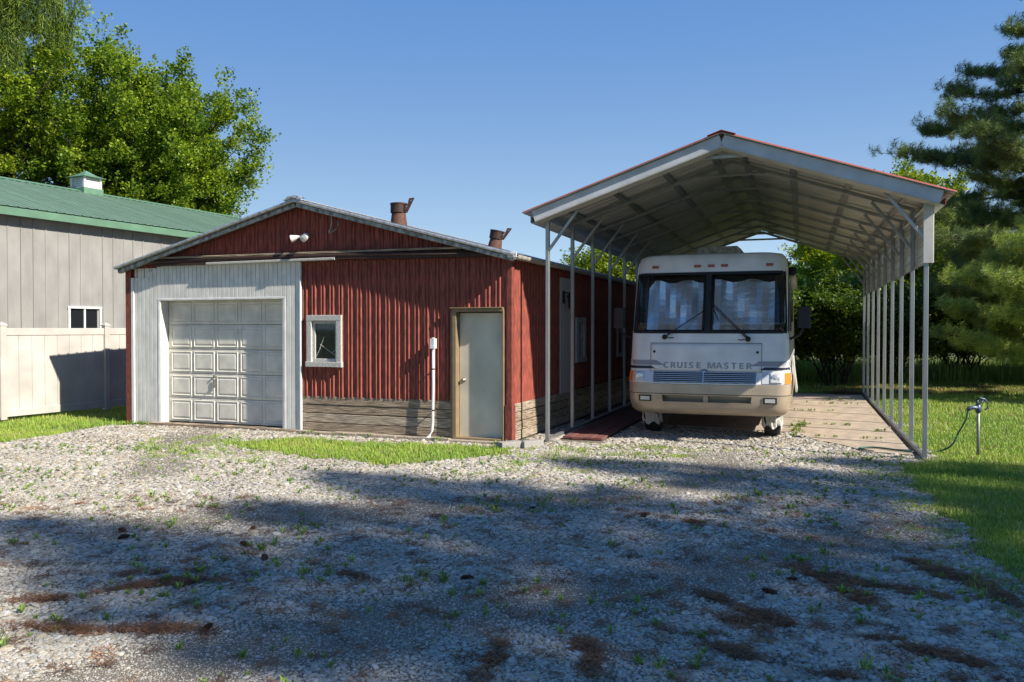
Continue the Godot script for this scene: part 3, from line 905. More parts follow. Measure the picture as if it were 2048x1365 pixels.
# ---------- carport ----------
const CP_AT := Vector2(3.182, 12.448)
const CP_TURN := 19.4
const CP_BAY := 1.524
func cp_basis() -> Transform3D: return Transform3D(Basis(Vector3.UP, -deg_to_rad(CP_TURN)), P(CP_AT.x, 0, CP_AT.y))
func carport():
	var f := cp_basis()
	var t := thing("carport", "tall open steel carport with red metal roof sheltering the motorhome", "carport", f.origin, -deg_to_rad(CP_TURN))
	var HW := 2.76
	var EH := 3.68       # rafter underside height at the posts
	var SLP := 0.338
	var n := 9
	var sl := atan(SLP)
	var s: S
	for k in n:
		var z := -k * CP_BAY
		for side in [-1, 1]:
			s = S.new()
			s.bar(Vector3(side * HW, 1.87 + 0.03, z), Vector3(0.062, 3.66, 0.062), 0.007)
			part(t, "post", s, M.steel)
			# knee brace from post up to rafter
			var p0 := Vector3(side * (HW - 0.03), 3.12, z + 0.02)
			var p1 := Vector3(side * (HW - 0.60), 3.12 + 0.74, z + 0.02)
			s = S.new()
			var dd := p1 - p0
			s.bar((p0 + p1) / 2, Vector3(0.05, dd.length(), 0.03), 0.006, Basis(Vector3.BACK, atan2(-dd.x, dd.y)))
			part(t, "knee_brace", s, M.steel)
			s = S.new()
			var L := HW / cos(sl)
			s.bar(Vector3(side * HW / 2, EH + SLP * HW / 2 + 0.03, z), Vector3(L, 0.062, 0.058), 0.007, Basis(Vector3.BACK, -side * sl))
			part(t, "rafter", s, M.steel)
		s = S.new()
		s.bar(Vector3(0, EH + SLP * (HW - 0.55) - 0.005, z + 0.045), Vector3(1.2, 0.05, 0.03), 0.005)
		part(t, "collar_tie", s, M.steel)
	for side in [-1, 1]:
		s = S.new()
		s.bar(Vector3(side * HW, 0.045, -6.1), Vector3(0.062, 0.062, 12.26), 0.006)
		part(t, "base_rail", s, M.steel)
		# hat channels along the length
		for q in [0.22, 0.98, 1.80, 2.58]:
			s = S.new()
			var c := Vector3(side * q, EH + SLP * (HW - q) + 0.08, -6.1)
			var bs := Basis(Vector3.BACK, -side * sl)
			s.box(c, Vector3(0.045, 0.035, 12.5), bs)
			for e in [-1, 1]: s.box(c + bs * Vector3(e * 0.042, 0.014, 0), Vector3(0.04, 0.004, 12.5), bs)
			part(t, "hat_channel", s, M.steel)
		# roof sheets, ribs up the slope, white below and red on top
		var z := 0.36
		var idx := 0
		while z > -12.5:
			for layer in 2:
				s = S.new()
				var o := outline(0.0, 0.92, 0.23, [[0.0, 0.0], [0.014, 0.019], [0.05, 0.019], [0.064, 0.0], [0.13, 0.0], [0.138, 0.005], [0.15, 0.005], [0.158, 0.0]])
				var run := HW + 0.32
				for k in o[0].size() - 1:
					var up := Vector3(side * sin(sl), cos(sl), 0)
					var c := Vector3(0, EH + SLP * HW + 0.105 + layer * 0.004, 0)
					var e := Vector3(side * run, -run * SLP, 0)
					var a: Vector3 = c + Vector3(0, 0, z - o[0][k]) + up * o[1][k]
					var b: Vector3 = c + Vector3(0, 0, z - o[0][k + 1]) + up * o[1][k + 1]
					if (side > 0) == (layer == 1): s.quad(b, a, a + e, b + e)
					else: s.quad(a, b, b + e, a + e)
				part(t, "roof_sheet" if layer else "ceiling_sheet", s, M.sheet_red if layer else M.sheet_white)
			z -= 0.92
			idx += 1
		# gable trim: grey face with a cream return below
		var bs2 := Basis(Vector3.BACK, -side * sl)
		s = S.new()
		var run2 := HW + 0.16
		var mid := Vector3(side * run2 / 2, EH + SLP * (HW - run2 / 2), 0.29)
		s.bar(mid + bs2 * Vector3(0, 0.005, 0), Vector3(run2 / cos(sl) - 0.02, 0.17, 0.012), 0.003, bs2)
		part(t, "gable_trim", s, M.steel_trim)
		s = S.new()
		s.bar(mid + bs2 * Vector3(0, -0.088, -0.13), Vector3(run2 / cos(sl) - 0.02, 0.012, 0.27), 0.003, bs2)
		part(t, "trim_return", s, M.cream_trim)
		# eave flashing
		s = S.new()
		s.bar(Vector3(side * (HW + 0.20), EH - SLP * 0.15 - 0.05, -6.1), Vector3(0.012, 0.10, 12.75), 0.003)
		part(t, "eave_trim", s, M.sheet_red if side > 0 else M.cream_trim)
		s = S.new()
		s.bar(Vector3(side * (HW + 0.10), EH - 0.09 - SLP * 0.1, -6.1), Vector3(0.20, 0.01, 12.7), 0.003, bs2)
		part(t, "eave_soffit", s, M.cream_trim)
	# ridge cap
	s = S.new()
	for q in [-1, 1]: s.bar(Vector3(q * 0.10, EH + SLP * HW + 0.140 - 0.10 * SLP, -6.08), Vector3(0.22, 0.008, 12.9), 0.003, Basis(Vector3.BACK, -q * sl))
	part(t, "ridge_cap", s, M.sheet_red)
	# side panel of horizontal ribs under the right eave
	var yy := 2.77
	while yy < 3.60:
		var o := outline(yy, minf(yy + 0.42, 3.62), 0.14, [[0.0, 0.0], [0.012, 0.018], [0.035, 0.018], [0.047, 0.0]], 2.77)
		s = S.new()
		for k in o[0].size() - 1:
			s.quad(Vector3(HW + 0.036 + o[1][k], o[0][k], -0.02), Vector3(HW + 0.036 + o[1][k], o[0][k], -12.2), Vector3(HW + 0.036 + o[1][k + 1], o[0][k + 1], -12.2), Vector3(HW + 0.036 + o[1][k + 1], o[0][k + 1], -0.02))
		part(t, "side_panel", s, M.sheet_white)
		yy += 0.42
	s = S.new()
	s.bar(Vector3(HW + 0.02, 3.23, 0.045), Vector3(0.125, 0.94, 0.014), 0.003)
	s.bar(Vector3(HW + 0.085, 3.23, -0.02), Vector3(0.014, 0.94, 0.125), 0.003)
	part(t, "corner_trim", s, M.cream_trim)
	# anchor blocks and kerb under the left rail
	for k in 5:
		s = S.new()
		s.bar(Vector3(-HW - 0.02 + rnd(-0.03, 0.03), 0.0, -0.25 - k * 0.42), Vector3(0.19, 0.05, 0.38), 0.008)
		part(t, "footing_block", s, M.block)
# ---------- motorhome ----------
# front surface of the body: height -> [front z, half width, corner radius]
const RVP := [[0.40, -0.13, 1.16, 0.26], [0.46, -0.05, 1.235, 0.26], [0.60, -0.01, 1.265, 0.24], [0.74, 0.0, 1.27, 0.22], [0.90, -0.005, 1.27, 0.20], [1.10, -0.075, 1.255, 0.18], [1.40, -0.125, 1.25, 0.18], [1.70, -0.18, 1.245, 0.18], [2.20, -0.31, 1.235, 0.19], [2.69, -0.45, 1.22, 0.20], [2.84, -0.475, 1.205, 0.21], [2.94, -0.505, 1.18, 0.22], [2.99, -0.55, 1.13, 0.24], [3.015, -0.66, 1.03, 0.26]]
func rv_at(y: float) -> Array:
	y = clampf(y, 0.40, 3.015)
	for k in RVP.size() - 1:
		if y <= RVP[k + 1][0]:
			var f: float = (y - RVP[k][0]) / (RVP[k + 1][0] - RVP[k][0])
			return [lerpf(RVP[k][1], RVP[k + 1][1], f), lerpf(RVP[k][2], RVP[k + 1][2], f), lerpf(RVP[k][3], RVP[k + 1][3], f)]
	return [RVP[-1][1], RVP[-1][2], RVP[-1][3]]
func rv_pt(x: float, y: float, off := 0.0) -> Vector3:
	var q := rv_at(y)
	var hw: float = q[1]
	var rc: float = q[2]
	x = clampf(x, -hw, hw)
	var z: float = q[0] - 0.055 * pow(x / hw, 2)
	var nx := 0.0
	var nz := 1.0
	var dx := absf(x) - (hw - rc)
	if dx > 0:
		var h := sqrt(maxf(0.0, rc * rc - dx * dx))
		z -= rc - h
		nx = signf(x) * dx / rc
		nz = h / rc
	return Vector3(x + nx * off, y, z + nz * off)
# conformal patch on the front surface, with side faces reaching back by th
func rv_patch(s: S, x0: float, x1: float, y0: float, y1: float, off: float, th: float, nx := 8, ny := 4, skew0 := 0.0, skew1 := 0.0):
	var g := []
	for j in ny + 1:
		var row := []
		var v := float(j) / ny
		for i in nx + 1:
			var u := float(i) / nx
			row.append(Vector2(lerpf(x0 + skew0 * v, x1 + skew1 * v, u), lerpf(y0, y1, v)))
		g.append(row)
	for j in ny:
		for i in nx:
			var q := [g[j][i], g[j][i + 1], g[j + 1][i + 1], g[j + 1][i]]
			s.quad(rv_pt(q[0].x, q[0].y, off), rv_pt(q[1].x, q[1].y, off), rv_pt(q[2].x, q[2].y, off), rv_pt(q[3].x, q[3].y, off))
	var edge := []
	for i in nx: edge.append([g[0][i + 1], g[0][i]]); edge.append([g[ny][i], g[ny][i + 1]])
	for j in ny: edge.append([g[j][0], g[j + 1][0]]); edge.append([g[j + 1][nx], g[j][nx]])
	for e in edge:
		s.quad(rv_pt(e[0].x, e[0].y, off), rv_pt(e[1].x, e[1].y, off), rv_pt(e[1].x, e[1].y, off - th), rv_pt(e[0].x, e[0].y, off - th))
# outline points of the body at height y from left rear round the front to right rear
func rv_ring(y: float, back: float) -> Array:
	var q := rv_at(y)
	var hw: float = q[1]
	var rc: float = q[2]
	var a := [Vector3(-hw, y, -back), Vector3(-hw, y, -4.0), Vector3(-hw, y, -2.0), Vector3(-hw, y, -1.1)]
	for k in range(0, 9):
		var t := PI / 2 * (1.0 - k / 8.0)
		a.append(rv_pt(-(hw - rc) - rc * sin(t), y))
	for k in range(1, 12): a.append(rv_pt(lerpf(-(hw - rc), hw - rc, k / 12.0), y))
	for k in range(0, 9):
		var t := PI / 2 * k / 8.0
		a.append(rv_pt((hw - rc) + rc * sin(t), y))
	a.append_array([Vector3(hw, y, -1.1), Vector3(hw, y, -2.0), Vector3(hw, y, -4.0), Vector3(hw, y, -back)])
	return a
func rv_loft(s: S, ys: Array, back: float, from := 0, to := 999):
	var last := []
	for y in ys:
		var r := rv_ring(y, back)
		if last.size():
			for k in range(from, mini(to, r.size() - 1)): s.quad(last[k], last[k + 1], r[k + 1], r[k])
		last = r
func ys(a: float, b: float, n: int) -> Array:
	var o := []
	for k in n + 1: o.append(lerpf(a, b, float(k) / n))
	return o

func motorhome():
	var f := cp_basis()
	var t := thing("motorhome", "white and tan motorhome with lettered nose parked under the steel carport", "motorhome", f * Vector3(-0.36, 0, -1.05), -deg_to_rad(CP_TURN))
	t.scale = Vector3.ONE * 1.04
	var BACK := 8.4
	var s := S.new(false)
	rv_loft(s, ys(0.905, 1.70, 8), BACK)
	rv_loft(s, [1.70, 1.95, 2.2, 2.45, 2.69], BACK, 0, 7)
	rv_loft(s, [1.70, 1.95, 2.2, 2.45, 2.69], BACK, 29, 99)
	rv_loft(s, [2.69, 2.76, 2.84, 2.89, 2.94, 2.97, 2.99, 3.005, 3.015], BACK)
	# roof and rear
	s.smooth(false)
	var r := rv_ring(3.015, BACK)
	for k in r.size() / 2 - 1:
		s.quad(r[k], r[k + 1], r[r.size() - 2 - k], r[r.size() - 1 - k])
	s.quad(Vector3(1.25, 0.5, -BACK), Vector3(-1.25, 0.5, -BACK), Vector3(-1.15, 3.0, -BACK), Vector3(1.15, 3.0, -BACK))
	part(t, "body", s, M.rv_white)
	s = S.new()
	s.box(Vector3(0, 0.75, -4.6), Vector3(2.3, 0.3, 6.6))
	s.box(Vector3(0, 0.52, -1.4), Vector3(1.2, 0.2, 1.8))
	s.cyl(Vector3(-0.9, 0.36, -0.98), Vector3(0.9, 0.36, -0.98), 0.06, 0.06, 8)
	part(t, "underside", s, M.tin)
	# bumper in two bands
	s = S.new(false)
	rv_loft(s, [0.735, 0.80, 0.87, 0.905], BACK * 0.15)
	part(t, "bumper_top", s, M.rv_tan)
	s = S.new(false)
	var yb := [0.40, 0.43, 0.46, 0.53, 0.60]
	rv_loft(s, yb, BACK * 0.15)
	rv_loft(s, [0.60, 0.655, 0.705], BACK * 0.15, 0, 14)
	rv_loft(s, [0.60, 0.655, 0.705], BACK * 0.15, 22, 99)
	rv_loft(s, [0.705, 0.725], BACK * 0.15)
	s.smooth(false)
	var rr := rv_ring(0.40, BACK * 0.15)
	for k in rr.size() / 2 - 1:
		s.quad(rr[rr.size() - 1 - k], rr[rr.size() - 2 - k], rr[k + 1], rr[k])
	part(t, "bumper", s, M.rv_tan)
	s = S.new()
	rv_patch(s, -0.86, 0.86, 0.56, 0.74, -0.16, 0.02, 8, 2)
	rv_patch(s, -0.76, 0.76, 0.575, 0.604, -0.004, 0.09, 8, 1)
	rv_patch(s, -0.045, 0.03, 0.60, 0.71, -0.03, 0.06, 2, 2)
	part(t, "bumper_slot", s, M.rv_tan)
	s = S.new()
	rv_patch(s, -1.262, 1.262, 0.722, 0.738, -0.012, 0.01, 24, 1)
	part(t, "bumper_seam", s, M.black)
	# side skirts
	for side in [-1, 1]:
		s = S.new()
		s.bar(Vector3(side * 1.235, 0.68, -5.2), Vector3(0.05, 0.47, 6.3), 0.01)
		s.bar(Vector3(side * 1.235, 0.80, -1.55), Vector3(0.05, 0.24, 0.62), 0.01)
		part(t, "side_skirt", s, M.rv_tan)
		s = S.new()
		s.bar(Vector3(side * 1.252, 2.15, -1.55), Vector3(0.012, 0.85, 0.85), 0.004)
		part(t, "side_window", s, M.dark_pane)
		s = S.new()
		s.bar(Vector3(side * 1.25, 2.2, -3.6), Vector3(0.012, 0.6, 1.1), 0.004)
		part(t, "side_window", s, M.dark_pane)
		s = S.new()
		s.bar(Vector3(side * 1.256, 1.22, -4.6), Vector3(0.006, 0.075, 7.0), 0.002)
		part(t, "side_stripe", s, M.rv_grey)
		s = S.new()
		s.bar(Vector3(side * 1.256, 1.15, -4.6), Vector3(0.006, 0.04, 7.0), 0.002)
		part(t, "side_stripe", s, M.rv_navy)
	# awning roll and a loose compartment door on the visible side
	s = S.new(false)
	s.cyl(Vector3(1.27, 2.70, -1.3), Vector3(1.27, 2.70, -6.3), 0.06, 0.06, 12)
	part(t, "awning_roll", s, M.gutter)
	s = S.new(false)
	s.cyl(Vector3(1.27, 2.73, -1.18), Vector3(1.27, 2.73, -1.3), 0.075, 0.075, 12)
	part(t, "awning_end", s, M.black)
	s = S.new()
	s.bar(Vector3(1.31, 0.98, -2.3), Vector3(0.03, 0.62, 1.1), 0.008, Basis(Vector3.BACK, 0.12))
	part(t, "hatch_door", s, M.cream_trim)
	# windscreen: black surround, two tinted panes, dashboard behind
	s = S.new()
	rv_patch(s, -1.235, 1.235, 1.695, 1.735, 0.006, 0.03, 26, 1)
	rv_patch(s, -1.225, 1.225, 2.655, 2.70, 0.006, 0.03, 26, 1)
	rv_patch(s, -0.045, 0.045, 1.735, 2.655, 0.006, 0.03, 2, 5)
	for side in [-1, 1]: rv_patch(s, side * 1.232 - 0.012, side * 1.232 + 0.012, 1.735, 2.655, 0.006, 0.03, 3, 5)
	part(t, "windscreen_surround", s, M.black)
	for q in [[-1.225, -0.045], [0.045, 1.225]]:
		s = S.new(false)
		rv_patch(s, q[0], q[1], 1.735, 2.655, 0.0, 0.004, 16, 6)
		part(t, "windscreen_pane", s, M.tinted)
	s = S.new()
	s.box(Vector3(0, 1.66, -0.65), Vector3(2.3, 0.06, 0.8))
	s.box(Vector3(0, 2.2, -2.3), Vector3(2.42, 1.5, 0.05))
	s.box(Vector3(0, 1.55, -1.4), Vector3(2.42, 0.05, 2.0))
	part(t, "dashboard", s, M.dash)
	for side in [-1, 1]:
		s = S.new()
		for k in 6:
			var x0: float = side * (1.06 + 0.02 * k)
			s.cyl(Vector3(x0, 1.72, -0.62 - 0.06 * (k % 2)), Vector3(side * (1.04 + 0.02 * k), 2.66, -0.78 - 0.06 * (k % 2)), 0.03, 0.03, 6)
		part(t, "curtain", s, M.curtain)
	# wipers
	for q in [[Vector2(-0.68, 1.635), Vector2(-0.06, 2.06), Vector2(-0.055, 1.80), Vector2(-0.05, 2.36)], [Vector2(0.63, 1.605), Vector2(0.06, 2.16), Vector2(0.17, 1.90), Vector2(0.02, 2.34)]]:
		var w := holder(t, "wiper")
		s = S.new(false)
		var p: Vector2 = q[0]
		var e: Vector2 = q[1]
		for o in [0.0, 0.03]:
			var pts := []
			for k in 7:
				var v := p.lerp(e, k / 6.0)
				pts.append(rv_pt(v.x + o * 0.6, v.y + o * 0.5, 0.035 + 0.03 * sin(PI * k / 6.0)))
			s.tube(pts, [0.011, 0.010, 0.008, 0.007], 6)
		part(w, "arm", s, M.black)
		s = S.new(false)
		s.tube([rv_pt(q[2].x, q[2].y, 0.022), rv_pt(e.x, e.y, 0.03), rv_pt(q[3].x, q[3].y, 0.022)], [0.006, 0.012, 0.006], 6)
		part(w, "blade", s, M.black)
		s = S.new(false)
		s.cyl(rv_pt(p.x, p.y, -0.01), rv_pt(p.x, p.y, 0.06), 0.045, 0.03, 12)
		s.tube([rv_pt(p.x, p.y, 0.02), rv_pt(p.x + (0.1 if p.x < 0 else -0.1), p.y - 0.01, 0.03), rv_pt(p.x + (0.15 if p.x < 0 else -0.15), p.y - 0.005, 0.02)], [0.008], 5)
		part(w, "pivot", s, M.black)
	# bonnet hatch: a panel with a dark gap round it and two latches
	s = S.new()
	rv_patch(s, -0.905, 0.845, 1.085, 1.545, 0.0012, 0.004, 20, 6, 0.0, 0.0)
	part(t, "hatch_gap", s, M.black)
	s = S.new(false)
	rv_patch(s, -0.897, 0.837, 1.09, 1.537, 0.005, 0.006, 24, 8)
	part(t, "bonnet_hatch", s, M.rv_white)
	for x in [-0.84, 0.775]:
		s = S.new(false)
		s.cyl(rv_pt(x, 1.40, 0.0), rv_pt(x, 1.40, 0.016), 0.022, 0.02, 12)
		part(t, "latch", s, M.black)
	# stripes with swept inner ends
	for side in [-1, 1]:
		for q in [[1.185, 1.262, 0.80, 0.20, M.rv_grey], [1.125, 1.170, 0.88, 0.10, M.rv_navy]]:
			s = S.new()
			for k in 6:
				var v0 := k / 6.0
				var v1 := (k + 1) / 6.0
				var xin0: float = q[2] - q[3] * (1.0 - sqrt(maxf(0.0, v0 * 1.0)))
				var xin1: float = q[2] - q[3] * (1.0 - sqrt(v1))
				var ya := lerpf(q[0], q[1], v0)
				var yc := lerpf(q[0], q[1], v1)
				for j in 8:
					var u0 := j / 8.0
					var u1 := (j + 1) / 8.0
					var a := rv_pt(side * lerpf(xin0, 1.25, u0), ya, 0.0075)
					var b := rv_pt(side * lerpf(xin0, 1.25, u1), ya, 0.0075)
					var c := rv_pt(side * lerpf(xin1, 1.25, u1), yc, 0.0075)
					var d := rv_pt(side * lerpf(xin1, 1.25, u0), yc, 0.0075)
					if side > 0: s.quad(a, b, c, d)
					else: s.quad(b, a, d, c)
			part(t, "stripe", s, q[4])
	# lettering
	var font := SystemFont.new()
	font.font_names = PackedStringArray(["Droid Sans"])
	font.font_weight = 800
	var word := "CRUISE MASTER"
	var x := -0.70
	var adv := {"I": 0.062, "M": 0.125, " ": 0.075}
	for ch in word:
		var w: float = adv.get(ch, 0.108)
		if ch != " ":
			var tm := TextMesh.new()
			tm.text = ch
			tm.font = font
			tm.font_size = 64
			tm.pixel_size = 0.132 / 64.0
			tm.depth = 0.004
			var o := part(t, "letter", tm, M.rv_letter)
			var c := rv_pt(x + w / 2, 1.185, 0.0085)
			var tilt := atan2(rv_at(1.13)[0] - rv_at(1.24)[0], 0.11)
			var yaw := atan2(rv_pt(x + w / 2 - 0.05, 1.185).z - rv_pt(x + w / 2 + 0.05, 1.185).z, 0.1)
			o.transform = Transform3D(Basis(Vector3.UP, yaw) * Basis(Vector3.RIGHT, -tilt) * Basis.from_scale(Vector3(1.22, 1, 1)), c)
		x += w + 0.005
	# grille: dark opening with bright slats
	s = S.new()
	rv_patch(s, -0.845, 0.76, 0.885, 1.085, 0.002, 0.02, 16, 4, -0.01, 0.01)
	part(t, "grille_opening", s, M.black)
	for k in 7:
		s = S.new()
		var y := 0.893 + k * 0.0305
		rv_patch(s, -0.85, 0.765, y, y + 0.008, 0.022, 0.012, 16, 1)
		part(t, "grille_slat", s, M.chrome)
	s = S.new()
	for gx in [-0.85, -0.05, 0.757]: rv_patch(s, gx, gx + 0.010, 0.89, 1.085, 0.02, 0.02, 1, 4)
	part(t, "grille_upright", s, M.chrome)
	s = S.new()
	rv_patch(s, -0.085, 0.01, 1.082, 1.118, 0.014, 0.014, 2, 1)
	rv_patch(s, -0.055, -0.02, 1.118, 1.126, 0.014, 0.014, 2, 1)
	part(t, "emblem", s, M.rv_navy)
	s = S.new()
	rv_patch(s, -0.072, -0.003, 1.09, 1.104, 0.017, 0.004, 2, 1)
	part(t, "emblem_bar", s, M.chrome)
	# headlamps, indicators, fog lamps, roof markers
	for side in [-1, 1]:
		var h := holder(t, "headlight")
		s = S.new()
		var a: float = 0.85 if side > 0 else -1.18
		rv_patch(s, a, a + 0.33, 0.915, 1.085, 0.008, 0.02, 6, 4)
		part(h, "bezel", s, M.lens)
		s = S.new(false)
		var lx: float = a + (0.20 if side > 0 else 0.11)
		rv_patch(s, lx - 0.085, lx + 0.085, 0.925, 1.075, 0.016, 0.012, 8, 8)
		part(h, "lamp_glass", s, M.lens)
		s = S.new(false)
		s.lathe(rv_pt(lx, 1.0, 0.016), [[0.066, -0.002], [0.058, 0.010], [0.03, 0.004], [0.012, 0.012], [0.0, 0.014]], 14, Basis(Vector3.RIGHT, PI / 2))
		part(h, "reflector", s, M.chrome)
		s = S.new()
		var b0: float = 1.18 if side > 0 else -1.262
		rv_patch(s, b0, b0 + 0.082, 0.915, 1.085, 0.012, 0.02, 6, 4)
		part(t, "indicator", s, M.amber)
		var fg := holder(t, "fog_light")
		s = S.new()
		var fx: float = 0.87 if side > 0 else -1.07
		rv_patch(s, fx, fx + 0.2, 0.60, 0.70, 0.012, 0.03, 4, 2)
		part(fg, "housing", s, M.black)
		s = S.new()
		rv_patch(s, fx + 0.025, fx + 0.175, 0.62, 0.68, 0.018, 0.01, 4, 2)
		part(fg, "lamp_glass", s, M.lens)
	for mx in [-0.88, -0.19, 0.03, 0.24, 0.94]:
		s = S.new()
		rv_patch(s, mx - 0.056, mx + 0.056, 2.775, 2.82, 0.014, 0.02, 3, 2)
		part(t, "marker_light", s, M.marker)
	# mirrors
	for side in [-1, 1]:
		var m := holder(t, "side_mirror")
		s = S.new()
		s.bar(Vector3(side * 1.46, 1.95, -0.33), Vector3(0.20, 0.34, 0.10), 0.025)
		part(m, "mirror_housing", s, M.black)
		s = S.new(false)
		s.tube([Vector3(side * 1.23, 1.60, -0.42), Vector3(side * 1.40, 1.68, -0.36), Vector3(side * 1.45, 1.80, -0.33)], [0.022], 8)
		s.cyl(Vector3(side * 1.235, 1.52, -0.42), Vector3(side * 1.235, 1.70, -0.42), 0.02, 0.02, 8)
		part(m, "mirror_arm", s, M.black)
	# air conditioner and vent dish on the roof
	s = S.new(false)
	s.smooth(false)
	var ac := PackedVector2Array([Vector2(-0.40, 0), Vector2(-0.39, 0.19), Vector2(-0.33, 0.27), Vector2(0.33, 0.28), Vector2(0.40, 0.22), Vector2(0.41, 0.0)])
	s.prism(ac, -3.2, -2.2, Transform3D(Basis(), Vector3(-0.02, 3.0, 0)))
	part(t, "air_conditioner", s, M.gutter)
	s = S.new(false)
	s.lathe(Vector3(-0.72, 3.02, -2.2), [[0.03, 0.0], [0.03, 0.05], [0.20, 0.075], [0.16, 0.095], [0.0, 0.10]], 18)
	part(t, "roof_vent", s, M.gutter)
	# wheels with cloth covers
	for q in [[-0.98, -0.98], [0.98, -0.98], [-0.98, -5.6], [0.98, -5.6]]:
		var w := holder(t, "wheel")
		s = S.new(false)
		s.lathe(Vector3(q[0], 0.36, q[1]), [[0.20, -0.12], [0.33, -0.125], [0.365, -0.10], [0.375, 0.0], [0.365, 0.10], [0.33, 0.125], [0.20, 0.12]], 28, Basis(Vector3.BACK, PI / 2))
		part(w, "tyre", s, M.rubber)
		s = S.new(false)
		s.lathe(Vector3(q[0], 0.36, q[1]), [[0.0, -0.10], [0.20, -0.10], [0.21, 0.0], [0.20, 0.10], [0.0, 0.10]], 20, Basis(Vector3.BACK, PI / 2))
		part(w, "rim", s, M.tin)
	for sx in [-1, 1]:
		s = S.new(false)
		var lastr := []
		for j in 7:
			var row := []
			var y := 0.60 - j * 0.07
			for k in 25:
				var a := PI * 1.3 * (k / 24.0) - PI * 0.15
				var rr2 := 0.155 + 0.018 * sin(k * 2.3 + j * 0.9) + 0.012 * sin(k * 5.1 - j * 1.7)
				var low := 0.03 * sin(k * 0.9 + sx)
				row.append(Vector3(sx * 0.98 + cos(a) * rr2, y + (low if j == 6 else 0.0), -0.98 + 0.20 + sin(a) * rr2 * 1.3))
			if j:
				for k in 24: s.quad(row[k], lastr[k], lastr[k + 1], row[k + 1])
			lastr = row
		part(t, "wheel_cover", s, M.cover_cloth)
	# foil shades lie behind the windscreen
	for q in [[-0.98, -0.09, 0], [0.09, 1.02, 1]]:
		s = S.new()
		var n := 5
		var lastc := []
		for k in n * 2 + 1:
			var u := k / (n * 2.0)
			var px := lerpf(q[0], q[1], u)
			var colp := []
			for j in 9:
				var v := j / 8.0
				var top := 2.55 + 0.03 * sin(k * 1.1 + q[2]) - (0.10 if u < 0.08 and q[2] == 0 else 0.0)
				var y := lerpf(1.755, top, v)
				var fold := (0.05 if k % 2 == 0 else 0.0) + 0.025 * sin(v * 5.0 + k * 0.8) + (0.05 * (1.0 - v / 0.2) if v < 0.2 else 0.0)
				colp.append(rv_pt(px, y, -0.10 + fold))
			if k:
				for j in 8: s.quad(lastc[j], colp[j], colp[j + 1], lastc[j + 1])
			lastc = colp
		var o := part(self, "sunshade", s, M.foil)
		o.transform = t.transform
		tag(o, "crinkled silver folding sunshade behind one half of the motorhome windscreen", "sunshade", "sunshades behind the windscreen")

